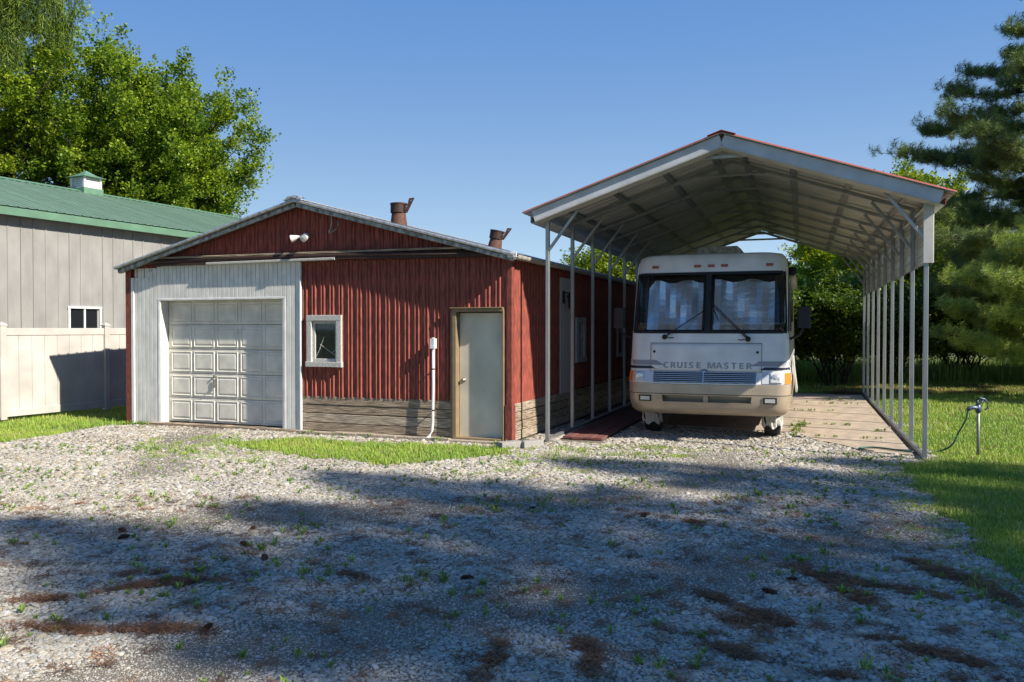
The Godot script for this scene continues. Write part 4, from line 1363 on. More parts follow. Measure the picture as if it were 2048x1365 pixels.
# ---------- yard things ----------
var pad_poly := []
func yard():
	var h := thing("yard_hydrant", "green-grey standpipe yard hydrant with looped blue handle on the lawn", "hydrant", P(6.72, 0, 11.85))
	var s := S.new(false)
	s.cyl(Vector3(0, -0.05, 0), Vector3(-0.01, 0.66, 0), 0.022, 0.022, 12)
	part(h, "standpipe", s, M.hydrant_pipe)
	s = S.new(false)
	s.tube([Vector3(0.0, 0.64, 0), Vector3(-0.012, 0.70, 0), Vector3(-0.012, 0.76, 0)], [0.038, 0.042, 0.026], 12)
	s.tube([Vector3(0.02, 0.70, 0), Vector3(-0.08, 0.71, 0.01), Vector3(-0.15, 0.705, 0.02), Vector3(-0.17, 0.67, 0.02)], [0.034, 0.03, 0.028, 0.026], 10)
	part(h, "head", s, M.hydrant_head)
	s = S.new(false)
	s.tube([Vector3(-0.012, 0.74, 0.0), Vector3(-0.03, 0.80, 0), Vector3(0.0, 0.845, 0), Vector3(0.08, 0.83, 0), Vector3(0.125, 0.78, 0), Vector3(0.13, 0.70, 0), Vector3(0.09, 0.68, 0)], [0.022, 0.024, 0.020, 0.013, 0.013, 0.013, 0.011], 8)
	s.tube([Vector3(-0.012, 0.76, 0.025), Vector3(0.04, 0.80, 0.025), Vector3(0.06, 0.83, 0.0)], [0.010], 6)
	part(h, "handle", s, M.hydrant_head)
	s = S.new(false)
	var c := Curve3D.new()
	var p0 := P(6.72, 0, 11.85)
	c.add_point(p0 + Vector3(-0.17, 0.67, 0.02), Vector3.ZERO, Vector3(-0.01, -0.2, 0))
	c.add_point(p0 + Vector3(-0.27, 0.25, -0.10), Vector3(0.04, 0.15, 0), Vector3(-0.06, -0.15, 0))
	c.add_point(p0 + Vector3(-0.48, 0.02, -0.26), Vector3(0.12, 0.05, 0), Vector3(-0.15, -0.03, 0))
	c.add_point(p0 + Vector3(-0.85, 0.012, -0.32), Vector3(0.2, 0, 0), Vector3(-0.2, 0, 0))
	s.tube(Array(c.tessellate(4, 3)), [0.013], 8)
	tag(part(self, "garden_hose", s, M.hose), "dark green hose drooping from the yard hydrant to the lawn", "hose")
	s = S.new(false)
	c = Curve3D.new()
	c.add_point(P(5.86, 0.045, 12.02), Vector3.ZERO, Vector3(-0.15, 0, -0.05))
	c.add_point(P(5.45, 0.04, 12.52), Vector3(0.2, 0, 0.02), Vector3(-0.12, 0, 0))
	c.add_point(P(5.27, 0.03, 12.42), Vector3(-0.05, 0, -0.06), Vector3(0.02, 0, 0.05))
	c.add_point(P(5.38, 0.02, 12.22), Vector3(-0.06, 0, -0.03), Vector3(0.1, 0, 0.03))
	s.tube(Array(c.tessellate(4, 3)), [0.014], 8)
	tag(part(self, "garden_hose", s, M.hose), "short green hose end looped on the concrete pad", "hose")
	# concrete pad under the carport, red boards along the left posts
	var f := cp_basis()
	pad_poly = [Vector2(2.66, -0.35), Vector2(2.05, -0.5), Vector2(1.75, -1.1), Vector2(1.3, -1.7), Vector2(1.05, -2.5), Vector2(-1.6, -3.0), Vector2(-1.6, -11.6), Vector2(2.66, -11.6)]
	var g := PackedVector2Array()
	for q in pad_poly: g.append(Vector2(q.x, -q.y))
	s = S.new()
	s.prism(g, -0.12, 0.022, Transform3D(Basis(Vector3.RIGHT, -PI / 2), Vector3.ZERO))
	var o := structure("concrete_pad", s, M.concrete)
	o.transform = f
	for k in 4:
		s = S.new()
		var x0 := -2.62 + k * 0.17
		s.bar(Vector3(x0 + 0.08, 0.035 + rnd(-0.004, 0.004), -3.2 + rnd(-0.03, 0.03)), Vector3(0.162, 0.035, 5.6), 0.006)
		if k == 0:
			var b := thing("red_walkway", "faded red board walkway along the left carport posts", "walkway", f.origin, -deg_to_rad(CP_TURN))
			b.name = "walkway"
			part(b, "board", s, M.mat_red)
		else:
			part(get_node("walkway"), "board", s, M.mat_red)
	# fallen cones
	var cone := S.new()
	for k in 9:
		var rr := 0.028 * sin(PI * (k + 1.2) / 10.5) + 0.004
		for j in 8:
			var a := TAU * (j + 0.5 * (k % 2)) / 8
			var c0 := Vector3(-0.05 + k * 0.012, 0, 0)
			var dir := Vector3(0.35, cos(a), sin(a)).normalized()
			var sd := Vector3(0, -sin(a), cos(a)) * 0.011
			cone.tri(c0 - sd, c0 + sd, c0 + dir * rr * 1.25)
			cone.tri(c0 + Vector3(-0.006, 0, 0) + sd, c0 + Vector3(-0.006, 0, 0) - sd, c0 + dir * rr * 1.25)
	cone.tube([Vector3(-0.055, 0, 0), Vector3(0, 0, 0), Vector3(0.055, 0, 0)], [0.012, 0.017, 0.006], 6)
	var cm := cone.done()
	for q in [[-3.53, 7.44], [-3.4, 7.19], [-2.27, 6.97], [-1.97, 6.54], [-1.86, 5.02], [0.21, 8.34], [1.28, 7.99], [2.04, 5.98], [1.79, 5.7], [-0.33, 6.01], [-2.37, 7.51]]:
		var n := part(self, "pine_cone", cm, M.cone)
		n.position = P(q[0], 0.025, q[1])
		n.rotation = Vector3(rnd(-0.2, 0.2), rnd(0, TAU), rnd(-0.15, 0.15))
		n.scale = Vector3.ONE * rnd(0.7, 0.95)
		tag(n, "brown pine cone lying on the gravel drive", "pine cone", "fallen cones on the gravel")
# ---------- ground ----------
var nz := FastNoiseLite.new()
var nz2 := FastNoiseLite.new()
var strip := PackedVector2Array([Vector2(-4.52, 13.44), Vector2(-3.52, 13.69), Vector2(-1.30, 13.04), Vector2(-0.11, 12.41), Vector2(-0.17, 11.87), Vector2(-1.06, 11.31), Vector2(-1.75, 10.94), Vector2(-2.65, 11.35), Vector2(-3.42, 12.16)])
var nose_patch := PackedVector2Array([Vector2(1.15, 12.99), Vector2(2.31, 13.81), Vector2(3.78, 13.10), Vector2(3.38, 11.97), Vector2(2.19, 11.79), Vector2(1.27, 11.87)])
var thin_patch := PackedVector2Array([Vector2(-6.34, 13.68), Vector2(-4.68, 14.20), Vector2(-3.14, 11.18), Vector2(-5.19, 11.83)])
var thin_patch2 := PackedVector2Array([Vector2(-0.18, 12.31), Vector2(1.24, 13.10), Vector2(1.0, 10.6), Vector2(-0.40, 10.42)])
const EDGE := [[3.0, 3.1], [4.0, 3.35], [5.2, 3.6], [6.04, 3.8], [7.0, 4.05], [8.6, 4.38], [10.0, 4.85], [11.16, 5.35], [11.6, 5.9], [23.3, 10.0]]
const LITTER := [[[2.19, 6.36], [2.36, 5.81], [2.48, 5.25], [2.64, 4.99], 0.10], [[1.34, 5.7], [1.55, 5.35], 0.07], [[1.40, 5.21], [1.65, 5.25], 0.17], [[1.07, 4.91], [1.39, 4.61], [1.78, 4.31], 0.08], [[1.94, 5.08], [2.29, 4.83], [2.55, 4.51], 0.08], [[3.19, 6.43], [3.38, 5.92], [3.4, 5.44], 0.16], [[-0.13, 4.95], [-0.07, 4.72], [-0.17, 4.31], 0.11], [[0.43, 4.83], [0.42, 4.44], 0.09], [[-3.46, 5.54], [-3.08, 5.59], [-2.61, 5.92], [-2.11, 6.04], 0.09], [[-3.22, 5.16], [-2.71, 5.03], [-1.91, 5.03], 0.07], [[-1.25, 6.16], [-1.04, 6.04], 0.10], [[-2.98, 6.16], [-2.08, 6.29], 0.07], [[2.3, 6.1], [2.9, 5.7], 0.14], [[1.1, 8.3], [2.0, 7.6], 0.08]]
func lawn_edge(d: float) -> float:
	for k in EDGE.size() - 1:
		if d <= EDGE[k + 1][0]: return lerpf(EDGE[k][1], EDGE[k + 1][1], (d - EDGE[k][0]) / (EDGE[k + 1][0] - EDGE[k][0]))
	return -99.0
func is_lawn(x: float, d: float) -> bool:
	var w := nz.get_noise_2d(x * 60, d * 60) * 0.28 + nz2.get_noise_2d(x * 300, d * 300) * 0.08
	if x + w > lawn_edge(d): return true
	if d > 12.4 and x + w * 1.5 < -8.31 + (d - 13.36) * 0.33: return true
	if d > 15.7 and x < -7.3 + (d - 15.9) * 0.38: return true
	return Geometry2D.is_point_in_polygon(Vector2(x + w * 1.5, d + w * 1.6 - 0.08), strip)
func sprouts(x: float, d: float) -> float:
	var v := Vector2(x + nz.get_noise_2d(x * 90, d * 90) * 0.3, d + nz.get_noise_2d(d * 80, x * 80) * 0.3)
	var g := 0.0
	if Geometry2D.is_point_in_polygon(v, nose_patch): g = 0.75
	elif Geometry2D.is_point_in_polygon(v, thin_patch) or Geometry2D.is_point_in_polygon(v, thin_patch2): g = 0.6
	var e := lawn_edge(d) - x
	if e > 0 and e < 0.9 and d < 12: g = maxf(g, 0.6 * (1.0 - e / 0.9))
	return g * clampf(0.5 + nz2.get_noise_2d(x * 150, d * 150) * 1.6, 0.0, 1.0)
func litter(x: float, d: float) -> float:
	var best := 0.0
	var w := nz2.get_noise_2d(x * 160, d * 160) * 0.09 + nz.get_noise_2d(x * 700, d * 700) * 0.06 + 0.02
	for l in LITTER:
		var wd: float = l[-1]
		for k in l.size() - 2:
			var a := Vector2(l[k][0], l[k][1])
			var b := Vector2(l[k + 1][0], l[k + 1][1])
			var p := Geometry2D.get_closest_point_to_segment(Vector2(x, d), a, b)
			best = maxf(best, 1.0 - (p.distance_to(Vector2(x, d)) + w) / (wd * 0.85))
	return clampf(best * 1.6, 0.0, 1.0)
const TRACK := [[[-2.6, 4.0], [-1.0, 5.0], [0.6, 5.7], [2.2, 6.7], [3.6, 7.6]], [[-3.2, 7.9], [-1.2, 8.3], [1.0, 8.9], [2.6, 10.2], [2.9, 12.0]], [[-4.5, 10.5], [-5.2, 12.4], [-5.7, 15.0]]]
func track(x: float, d: float) -> float:
	var best := 0.0
	for l in TRACK:
		for k in l.size() - 1:
			var p := Geometry2D.get_closest_point_to_segment(Vector2(x, d), Vector2(l[k][0], l[k][1]), Vector2(l[k + 1][0], l[k + 1][1]))
			best = maxf(best, 1.0 - p.distance_to(Vector2(x, d)) / 0.6)
	return clampf(best * 1.8 + nz2.get_noise_2d(x * 120, d * 120) * 0.5, 0.0, 1.0) if best > 0 else 0.0
func ground_y(x: float, d: float) -> float:
	return nz.get_noise_2d(x * 14, d * 14) * 0.02 + nz2.get_noise_2d(x * 45, d * 45) * 0.012

func ground():
	nz.seed = 11; nz.frequency = 0.01; nz.noise_type = FastNoiseLite.TYPE_SIMPLEX_SMOOTH
	nz2.seed = 23; nz2.frequency = 0.01; nz2.noise_type = FastNoiseLite.TYPE_SIMPLEX_SMOOTH
	var st := 0.125
	var x0 := -14.0
	var d0 := 2.0
	var nx := 236
	var nd := 220
	var v := PackedVector3Array()
	var n := PackedVector3Array()
	var cg := PackedColorArray()
	var cl := PackedColorArray()
	for j in nd + 1:
		for i in nx + 1:
			var x := x0 + i * st
			var d := d0 + j * st
			v.append(P(x, ground_y(x, d), d))
			n.append(Vector3(ground_y(x - 0.1, d) - ground_y(x + 0.1, d), 0.2, ground_y(x, d + 0.1) - ground_y(x, d - 0.1)).normalized())
			var m := 0.5 + 0.5 * nz.get_noise_2d(x * 35 + 500, d * 35)
			var c := Color(0.42, 0.365, 0.285).lerp(Color(0.52, 0.46, 0.37), m)
			var lt := litter(x, d)
			c = c.lerp(Color(0.17, 0.085, 0.045), lt * 0.4)
			c = c.lerp(Color(0.16, 0.20, 0.06), sprouts(x, d) * 0.4)
			cg.append(c)
			cl.append(Color(0.11, 0.15, 0.035).lerp(Color(0.17, 0.20, 0.06), m))
	var ig := PackedInt32Array()
	var il := PackedInt32Array()
	for j in nd:
		for i in nx:
			var a := j * (nx + 1) + i
			var q := [a, a + nx + 1, a + 1, a + 1, a + nx + 1, a + nx + 2]
			if is_lawn(x0 + (i + 0.5) * st, d0 + (j + 0.5) * st): il.append_array(q)
			else: ig.append_array(q)
	for k in [["gravel_drive", ig, cg, M.gravel], ["lawn", il, cl, M.soil]]:
		var arr := []
		arr.resize(Mesh.ARRAY_MAX)
		arr[Mesh.ARRAY_VERTEX] = v
		arr[Mesh.ARRAY_NORMAL] = n
		arr[Mesh.ARRAY_COLOR] = k[2]
		arr[Mesh.ARRAY_INDEX] = k[1]
		var am := ArrayMesh.new()
		am.add_surface_from_arrays(Mesh.PRIMITIVE_TRIANGLES, arr)
		structure(k[0], am, k[3])
	var s := S.new()
	s.tint(Color(0.115, 0.155, 0.045))
	var far := 900.0
	s.quad(P(-far, -0.06, -far), P(far, -0.06, -far), P(far, -0.06, far), P(-far, -0.06, far))
	structure("field", s, M.soil)

# ---------- loose stones, grass, litter ----------
func stone_mesh(sd: int) -> ArrayMesh:
	var r := RandomNumberGenerator.new()
	r.seed = sd
	var p := [Vector3.UP, Vector3.DOWN, Vector3.LEFT, Vector3.RIGHT, Vector3.FORWARD, Vector3.BACK]
	var fc := [[0, 5, 3], [0, 3, 4], [0, 4, 2], [0, 2, 5], [1, 3, 5], [1, 4, 3], [1, 2, 4], [1, 5, 2]]
	var mids := {}
	var out := []
	for f in fc:
		var m := []
		for k in 3:
			var a: int = mini(f[k], f[(k + 1) % 3])
			var b: int = maxi(f[k], f[(k + 1) % 3])
			var key := a * 100 + b
			if not mids.has(key):
				mids[key] = p.size()
				p.append((p[a] + p[b]).normalized())
			m.append(mids[key])
		out.append_array([[f[0], m[0], m[2]], [m[0], f[1], m[1]], [m[2], m[1], f[2]], [m[0], m[1], m[2]]])
	for k in p.size():
		p[k] = (p[k] * r.randf_range(0.72, 1.12)) * Vector3(1.2, 0.42, 0.85)
	var s := S.new()
	for f in out: s.tri(p[f[0]], p[f[1]], p[f[2]])
	return s.done()

func blades_mesh(sd: int, count: int, rad: float, h: float, w: float, lean: float) -> ArrayMesh:
	var r := RandomNumberGenerator.new()
	r.seed = sd
	var s := S.new()
	for k in count:
		var a := r.randf() * TAU
		var c := Vector3(cos(a), 0, sin(a)) * rad * sqrt(r.randf())
		var b := r.randf() * TAU
		var sd3 := Vector3(-sin(b), 0, cos(b)) * w * r.randf_range(0.7, 1.2)
		var hh := h * r.randf_range(0.55, 1.1)
		var tip := c + Vector3(cos(b), 0, sin(b)) * hh * lean * r.randf_range(0.3, 1.2) + Vector3(0, hh, 0)
		var mid := c.lerp(tip, 0.55) + Vector3(0, hh * 0.10, 0)
		s.quad(c - sd3, c + sd3, mid + sd3 * 0.75, mid - sd3 * 0.75)
		s.tri(mid - sd3 * 0.75, mid + sd3 * 0.75, tip)
	return s.done()

func weed_mesh(sd: int, count: int) -> ArrayMesh:
	var r := RandomNumberGenerator.new()
	r.seed = sd
	var s := S.new()
	for k in count:
		var b := TAU * k / count + r.randf_range(-0.6, 0.6)
		var o := Vector3(cos(b), 0, sin(b))
		var sd3 := Vector3(-sin(b), 0, cos(b)) * r.randf_range(0.004, 0.008)
		var L := r.randf_range(0.035, 0.085)
		var c := o * r.randf_range(0.0, 0.035) + Vector3(0, r.randf_range(0.0, 0.012), 0)
		var m1 := c + (o * r.randf_range(0.1, 0.5) + Vector3(0, 0.9, 0)) * L * 0.5
		var m2 := m1 + (o * r.randf_range(0.2, 0.8) + Vector3(0, 0.7, 0)) * L * 0.35
		var tip := m2 + (o * 0.7 + Vector3(0, r.randf_range(-0.1, 0.5), 0)) * L * 0.3
		s.quad(c - sd3 * 0.35, c + sd3 * 0.35, m1 + sd3, m1 - sd3)
		s.quad(m1 - sd3, m1 + sd3, m2 + sd3 * 0.8, m2 - sd3 * 0.8)
		s.tri(m2 - sd3 * 0.8, m2 + sd3 * 0.8, tip)
	return s.done()

func stuff(called: String, label: String, category: String) -> Node3D:
	var o := thing(called, label, category)
	o.set_meta("kind", "stuff")
	return o
func spot(x: float, d: float, sc: Vector3, lift := 0.0, tilt := 0.0) -> Transform3D:
	var b := Basis(Vector3.UP, rnd(0, TAU))
	if tilt > 0: b = Basis(Vector3(rnd(-1, 1), 0.001, rnd(-1, 1)).normalized(), rnd(0, tilt)) * b
	return Transform3D(b * Basis.from_scale(sc), P(x, ground_y(x, d) + lift, d))

func under_cover(x: float, d: float) -> bool:
	# inside the barn, on the pad or the boards
	var b := Vector2(x, d) - BARN_AT
	var a := deg_to_rad(BARN_TURN)
	var bx := b.x * cos(a) - b.y * sin(a)
	var bz := b.x * sin(a) + b.y * cos(a)
	if bx < 0.06 and bx > -7.95 and bz > -0.08: return true
	return false
func in_port(x: float, d: float) -> Vector2:
	var b := Vector2(x, d) - CP_AT
	var a := deg_to_rad(CP_TURN)
	return Vector2(b.x * cos(a) - b.y * sin(a), b.x * sin(a) + b.y * cos(a))

func loose():
	rng.seed = 5
	var g := stuff("gravel", "grey limestone gravel spread over the drive", "gravel")
	var ts := [[], [], []]
	var cs := [[], [], []]
	var bands := [[3.6, 5.2, 6200, 0.0090], [5.2, 7.0, 4800, 0.0096], [7.0, 9.5, 3000, 0.0112], [9.5, 12.5, 1700, 0.0138], [12.5, 16.5, 800, 0.0175]]
	for b in bands:
		var area: float = 0.66 * (b[1] * b[1] - b[0] * b[0]) + (b[1] - b[0])
		for k in int(area * b[2]):
			var d: float = sqrt(lerpf(b[0] * b[0], b[1] * b[1], rng.randf()))
			var x: float = rnd(-1, 1) * (0.66 * d + 0.5)
			if is_lawn(x, d) or under_cover(x, d): continue
			var q := in_port(x, d)
			if Geometry2D.is_point_in_polygon(Vector2(q.x + rnd(-0.22, 0.1), -q.y - rnd(-0.15, 0.1)), PackedVector2Array(pad_poly)) and q.x > -1.0 and rng.randf() < 0.985: continue
			if q.y > 0.1 and q.x < -1.9 and q.x > -2.7: continue
			if rng.randf() < litter(x, d) * 0.62: continue
			if rng.randf() < sprouts(x, d) * 0.35: continue
			var coarse := nz.get_noise_2d(x * 55 + 900, d * 55)
			var r: float = b[3] * exp(rnd(-1.0, 0.55)) * (1.0 + coarse * 0.5)
			if rng.randf() < 0.035: r *= 2.0
			r *= 1.0 - 0.5 * track(x, d)
			var m := rng.randi() % 3
			ts[m].append(spot(x, d, Vector3(r, r, r) * 1.25, r * 0.12, 0.5))
			var t := rnd(0.32, 0.60) * (0.78 if rng.randf() < 0.25 else 1.0)
			var warm := rnd(0.01, 0.07)
			cs[m].append(Color(t + warm * 1.3, t + warm * 0.2, t - warm * 1.5))
	for m in 3: copies(g, "stones", stone_mesh(40 + m), M.stone, ts[m], cs[m])
	# grass
	var gr := stuff("grass", "short green lawn grass round the drive", "grass")
	var gt := [[], []]
	var gc := [[], []]
	var gb := [[4.0, 7.5, 420, 1.0], [7.5, 11.0, 330, 1.05], [11.0, 15.0, 230, 1.15], [15.0, 21.0, 110, 1.45], [21.0, 29.0, 42, 2.0]]
	for b in gb:
		var area: float = 0.68 * (b[1] * b[1] - b[0] * b[0]) + 2.0 * (b[1] - b[0])
		for k in int(area * b[2]):
			var d: float = sqrt(lerpf(b[0] * b[0], b[1] * b[1], rng.randf()))
			var x: float = rnd(-1, 1) * (0.68 * d + 1.0)
			var lawn := is_lawn(x, d)
			if under_cover(x, d): continue
			var q := in_port(x, d)
			if q.x > -2.85 and q.x < 2.85 and q.y > 0.0 and q.y < 12.4: continue
			if not lawn and rng.randf() > sprouts(x, d) * 0.8: continue
			var m := rng.randi() % 2
			var e := lawn_edge(d)
			var sc: float = b[3] * rnd(0.75, 1.2) * (1.0 if lawn else 0.85)
			gt[m].append(spot(x, d, Vector3(sc, sc * rnd(0.55, 1.25), sc), 0.0, 0.15))
			var v := rnd(0.0, 1.0)
			var patch := nz.get_noise_2d(x * 40, d * 40 + 300)
			var c := Color(0.17, 0.30, 0.035).lerp(Color(0.40, 0.49, 0.07), clampf(v * 0.7 + patch * 0.5, 0, 1))
			if rng.randf() < 0.08 + 0.12 * patch: c = Color(0.36, 0.31, 0.13)
			gc[m].append(c)
	for m in 2: copies(gr, "blades", blades_mesh(60 + m, 16, 0.075, 0.052, 0.0028, 0.6), M.grass, gt[m], gc[m])
	# weeds: the larger ones singly, the rest as ground cover
	var wm := [weed_mesh(80, 13), weed_mesh(81, 9), weed_mesh(82, 18)]
	var wt := []
	var wc := []
	var singles := 0
	var tries := 0
	while tries < 5200:
		tries += 1
		var d: float = sqrt(lerpf(16.0, 170.0, rng.randf()))
		var x: float = rnd(-1, 1) * 0.66 * d
		if is_lawn(x, d) or under_cover(x, d): continue
		if nz2.get_noise_2d(x * 70 + 40, d * 70) < rnd(-0.15, 0.6): continue
		var q := in_port(x, d)
		if q.y > 0.3 and q.x < 2.8: continue
		var sc := rnd(0.4, 1.05)
		var c := Color(0.10, 0.19, 0.025).lerp(Color(0.22, 0.32, 0.05), rng.randf())
		if sc > 0.78 and singles < 110 and d < 11.0:
			singles += 1
			var o := part(self, "weed_plant", wm[rng.randi() % 3], M.weed_green if rng.randf() < 0.5 else M.weed_light)
			o.transform = spot(x, d, Vector3.ONE * sc * rnd(0.8, 1.2), 0.0, 0.2)
			tag(o, "small leafy weed sprouting through the gravel", "weed", "weeds in the gravel")
		else:
			wt.append(spot(x, d, Vector3.ONE * sc, 0.0, 0.2))
			wc.append(c)
	# weeds in the joints of the pad and along the walls
	var f := cp_basis()
	for k in 320:
		var jx := rnd(0.9, 2.55)
		var jz: float = [-2.0, -3.9, -3.1, -6.6, -8.6, -9.6][rng.randi() % 6] + rnd(-0.08, 0.08)
		if rng.randf() < 0.3: jx = rnd(0.95, 1.2); jz = rnd(-4.5, -2.0)
		if nz2.get_noise_2d(jx * 200, jz * 200) < 0.0: continue
		wt.append(f * Transform3D(Basis(Vector3.UP, rnd(0, TAU)).scaled(Vector3.ONE * rnd(0.5, 1.1)), Vector3(jx, 0.02, jz)))
		wc.append(Color(0.12, 0.21, 0.03).lerp(Color(0.22, 0.30, 0.05), rng.randf()))
	var bt := Transform3D(Basis(Vector3.UP, -deg_to_rad(BARN_TURN)), P(BARN_AT.x, 0, BARN_AT.y))
	for k in 40:
		var wx := [rnd(-0.2, 0.25), rnd(-7.9, -7.2), rnd(-4.0, -1.0)][rng.randi() % 3] as float
		wt.append(bt * Transform3D(Basis(Vector3.UP, rnd(0, TAU)).scaled(Vector3.ONE * rnd(0.7, 1.6)), Vector3(wx, 0.0, rnd(0.12, 0.24))))
		wc.append(Color(0.12, 0.21, 0.03).lerp(Color(0.22, 0.30, 0.05), rng.randf()))
	copies(stuff("ground_weeds", "tiny green sprouts scattered in the gravel and pad joints", "weeds"), "sprouts", wm[1], M.weed, wt, wc)
	# pine straw
	var ps := stuff("pine_straw", "reddish brown pine needles washed into streaks on the gravel", "pine straw")
	var ss := S.new()
	var r2 := RandomNumberGenerator.new()
	r2.seed = 9
	for k in 16:
		var a := r2.randf() * TAU
		var c := Vector3(r2.randf_range(-0.05, 0.05), r2.randf_range(0.002, 0.016), r2.randf_range(-0.05, 0.05))
		var e := Vector3(cos(a), r2.randf_range(-0.08, 0.08), sin(a)) * r2.randf_range(0.025, 0.055)
		var w := Vector3(-sin(a), 0, cos(a)) * 0.0017
		ss.quad(c - e - w, c + e - w, c + e + w, c - e + w)
	var pt := []
	var pc := []
	var tries2 := 0
	while tries2 < 60000:
		tries2 += 1
		var d: float = sqrt(lerpf(15.0, 80.0, rng.randf()))
		var x: float = rnd(-1, 1) * 0.66 * d
		var l := litter(x, d)
		if rng.randf() > l * 0.5 + 0.015: continue
		if is_lawn(x, d): continue
		pt.append(spot(x, d, Vector3.ONE * rnd(0.8, 1.3), 0.008, 0.2))
		var v := rnd(0.35, 1.7)
		pc.append(Color(0.20, 0.088, 0.036) * v)
	for k in 2600:
		var x := rnd(9.0, 17.0)
		var d := rnd(23.0, 26.5)
		pt.append(spot(x, d, Vector3.ONE * rnd(2.0, 3.0), 0.02, 0.2))
		pc.append(Color(0.17, 0.075, 0.035) * rnd(0.7, 1.3))
	copies(ps, "needles", ss.done(), M.straw, pt, pc)
# ---------- trees ----------
func leaf_clump(sd: int, count: int, rad: float, size: float) -> ArrayMesh:
	var r := RandomNumberGenerator.new()
	r.seed = sd
	var s := S.new()
	for k in count:
		var c := Vector3(r.randf_range(-1, 1), r.randf_range(-0.8, 0.8), r.randf_range(-1, 1)) * rad
		var b := Basis(Vector3.UP, r.randf() * TAU) * Basis(Vector3.RIGHT, r.randf_range(-0.2, 1.1)) * Basis(Vector3.BACK, r.randf_range(-0.5, 0.5))
		var L := size * r.randf_range(0.7, 1.2)
		var W := L * 0.46
		# a leaf folded along its midrib, with a broad middle
		var p := [Vector3(0, 0, -L * 0.5), Vector3(W, 0.12 * L, -L * 0.12), Vector3(W * 0.55, 0.05 * L, L * 0.18), Vector3(0, -0.05 * L, L * 0.5), Vector3(-W * 0.55, 0.05 * L, L * 0.18), Vector3(-W, 0.12 * L, -L * 0.12)]
		for q in 6: p[q] = c + b * p[q]
		s.tri(p[0], p[1], p[2]); s.tri(p[0], p[2], p[3]); s.tri(p[0], p[3], p[4]); s.tri(p[0], p[4], p[5])
	return s.done()

func bough(s: S, a: Vector3, b: Vector3, r0: float, r1: float, sag: float, n := 4, seg := 5) -> Array:
	var pts := []
	var rr := []
	for k in n + 1:
		var u := float(k) / n
		pts.append(a.lerp(b, u) + Vector3(0, sag * sin(PI * u), 0))
		rr.append(lerpf(r0, r1, u))
	s.tube(pts, rr, seg, false)
	return pts

# a broadleaf tree or shrub: stems, limbs to points spread through the crown, twigs, leaf clumps
func broadleaf(called: String, label: String, cat: String, group: String, at: Vector3, h: float, rx: float, base: float, sd: int, limbs: int, twigs: int, per: int, lo: Color, hi: Color, clump: Mesh, stems := 1, bark := "bark", csc := 1.0) -> Node3D:
	var t := thing(called, label, cat, at, 0.0, group)
	rng.seed = sd
	var tr := S.new(false)
	var roots := []
	for k in stems:
		var a := TAU * k / stems + rnd(-0.3, 0.3)
		var off := Vector3.ZERO if stems == 1 else Vector3(cos(a), 0, sin(a)) * rnd(0.1, 0.3)
		var lean := Vector3.ZERO if stems == 1 else Vector3(cos(a), 0, sin(a)) * rx * rnd(0.25, 0.6)
		var top := off + lean + Vector3(rnd(-0.2, 0.2), h * (0.82 if stems == 1 else 0.65), rnd(-0.2, 0.2))
		var r0 := h * (0.022 if stems == 1 else 0.009)
		roots.append(bough(tr, off + Vector3(0, -0.1, 0), top, r0, r0 * 0.15, 0.0, 6, 8))
	part(t, "trunk", tr, M[bark])
	var br := S.new(false)
	var ts := []
	var cs := []
	var mid := (h + base) * 0.5
	var ry := (h - base) * 0.5
	for k in limbs:
		# even spread over the crown, uneven radius
		var yy := 1.0 - 2.0 * (k + 0.5) / limbs
		var az := k * 2.39996 + rnd(-0.3, 0.3)
		var rad := rnd(0.55, 1.02) if k % 3 else rnd(0.25, 0.7)
		var sh := sqrt(maxf(0.0, 1.0 - yy * yy))
		var bulge := 1.0 + 0.22 * nz.get_noise_3d(cos(az) * sh * 90 + sd * 7, yy * 90, sin(az) * sh * 90)
		if yy < 0: sh = lerpf(sh, 0.95, 0.35)
		var tip := Vector3(cos(az) * sh * rx, yy * ry, sin(az) * sh * rx) * rad * bulge + Vector3(0, mid, 0)
		var root: Array = roots[k % roots.size()]
		var u := clampf((tip.y - base * 0.5) / h * 0.75, 0.12, 0.92)
		var from: Vector3 = root[int(u * 6)]
		var lp := bough(br, from, tip, h * 0.006 * (1.1 - u), 0.008, (tip - from).length() * 0.08, 4, 5)
		for q in twigs:
			var v := rnd(0.45, 1.0)
			var c: Vector3 = from.lerp(tip, v) + Vector3(0, (tip - from).length() * 0.08 * sin(PI * v), 0)
			var dirn := Vector3(rnd(-1, 1), rnd(-0.5, 0.9), rnd(-1, 1)).normalized() + (tip - from).normalized() * 0.7
			var e := c + dirn * rx * rnd(0.10, 0.24)
			br.tube([c, e], [0.008, 0.003], 3, false)
			for w in per:
				var p := c.lerp(e, rnd(0.2, 1.1)) + Vector3(rnd(-1, 1), rnd(-0.7, 0.7), rnd(-1, 1)) * 0.22 * csc
				var sc := rnd(0.75, 1.25) * csc
				ts.append(Transform3D(Basis(Vector3.UP, rnd(0, TAU)) * Basis(Vector3.RIGHT, rnd(-0.3, 0.3)) * Basis.from_scale(Vector3.ONE * sc), p))
				cs.append(lo.lerp(hi, clampf(rnd(-0.15, 0.8) + (0.35 if rng.randf() < 0.2 else 0.0), 0, 1)))
	part(t, "limbs", br, M[bark])
	copies(t, "crown", clump, M.leaf, ts, cs).set_meta("kind", "stuff")
	return t

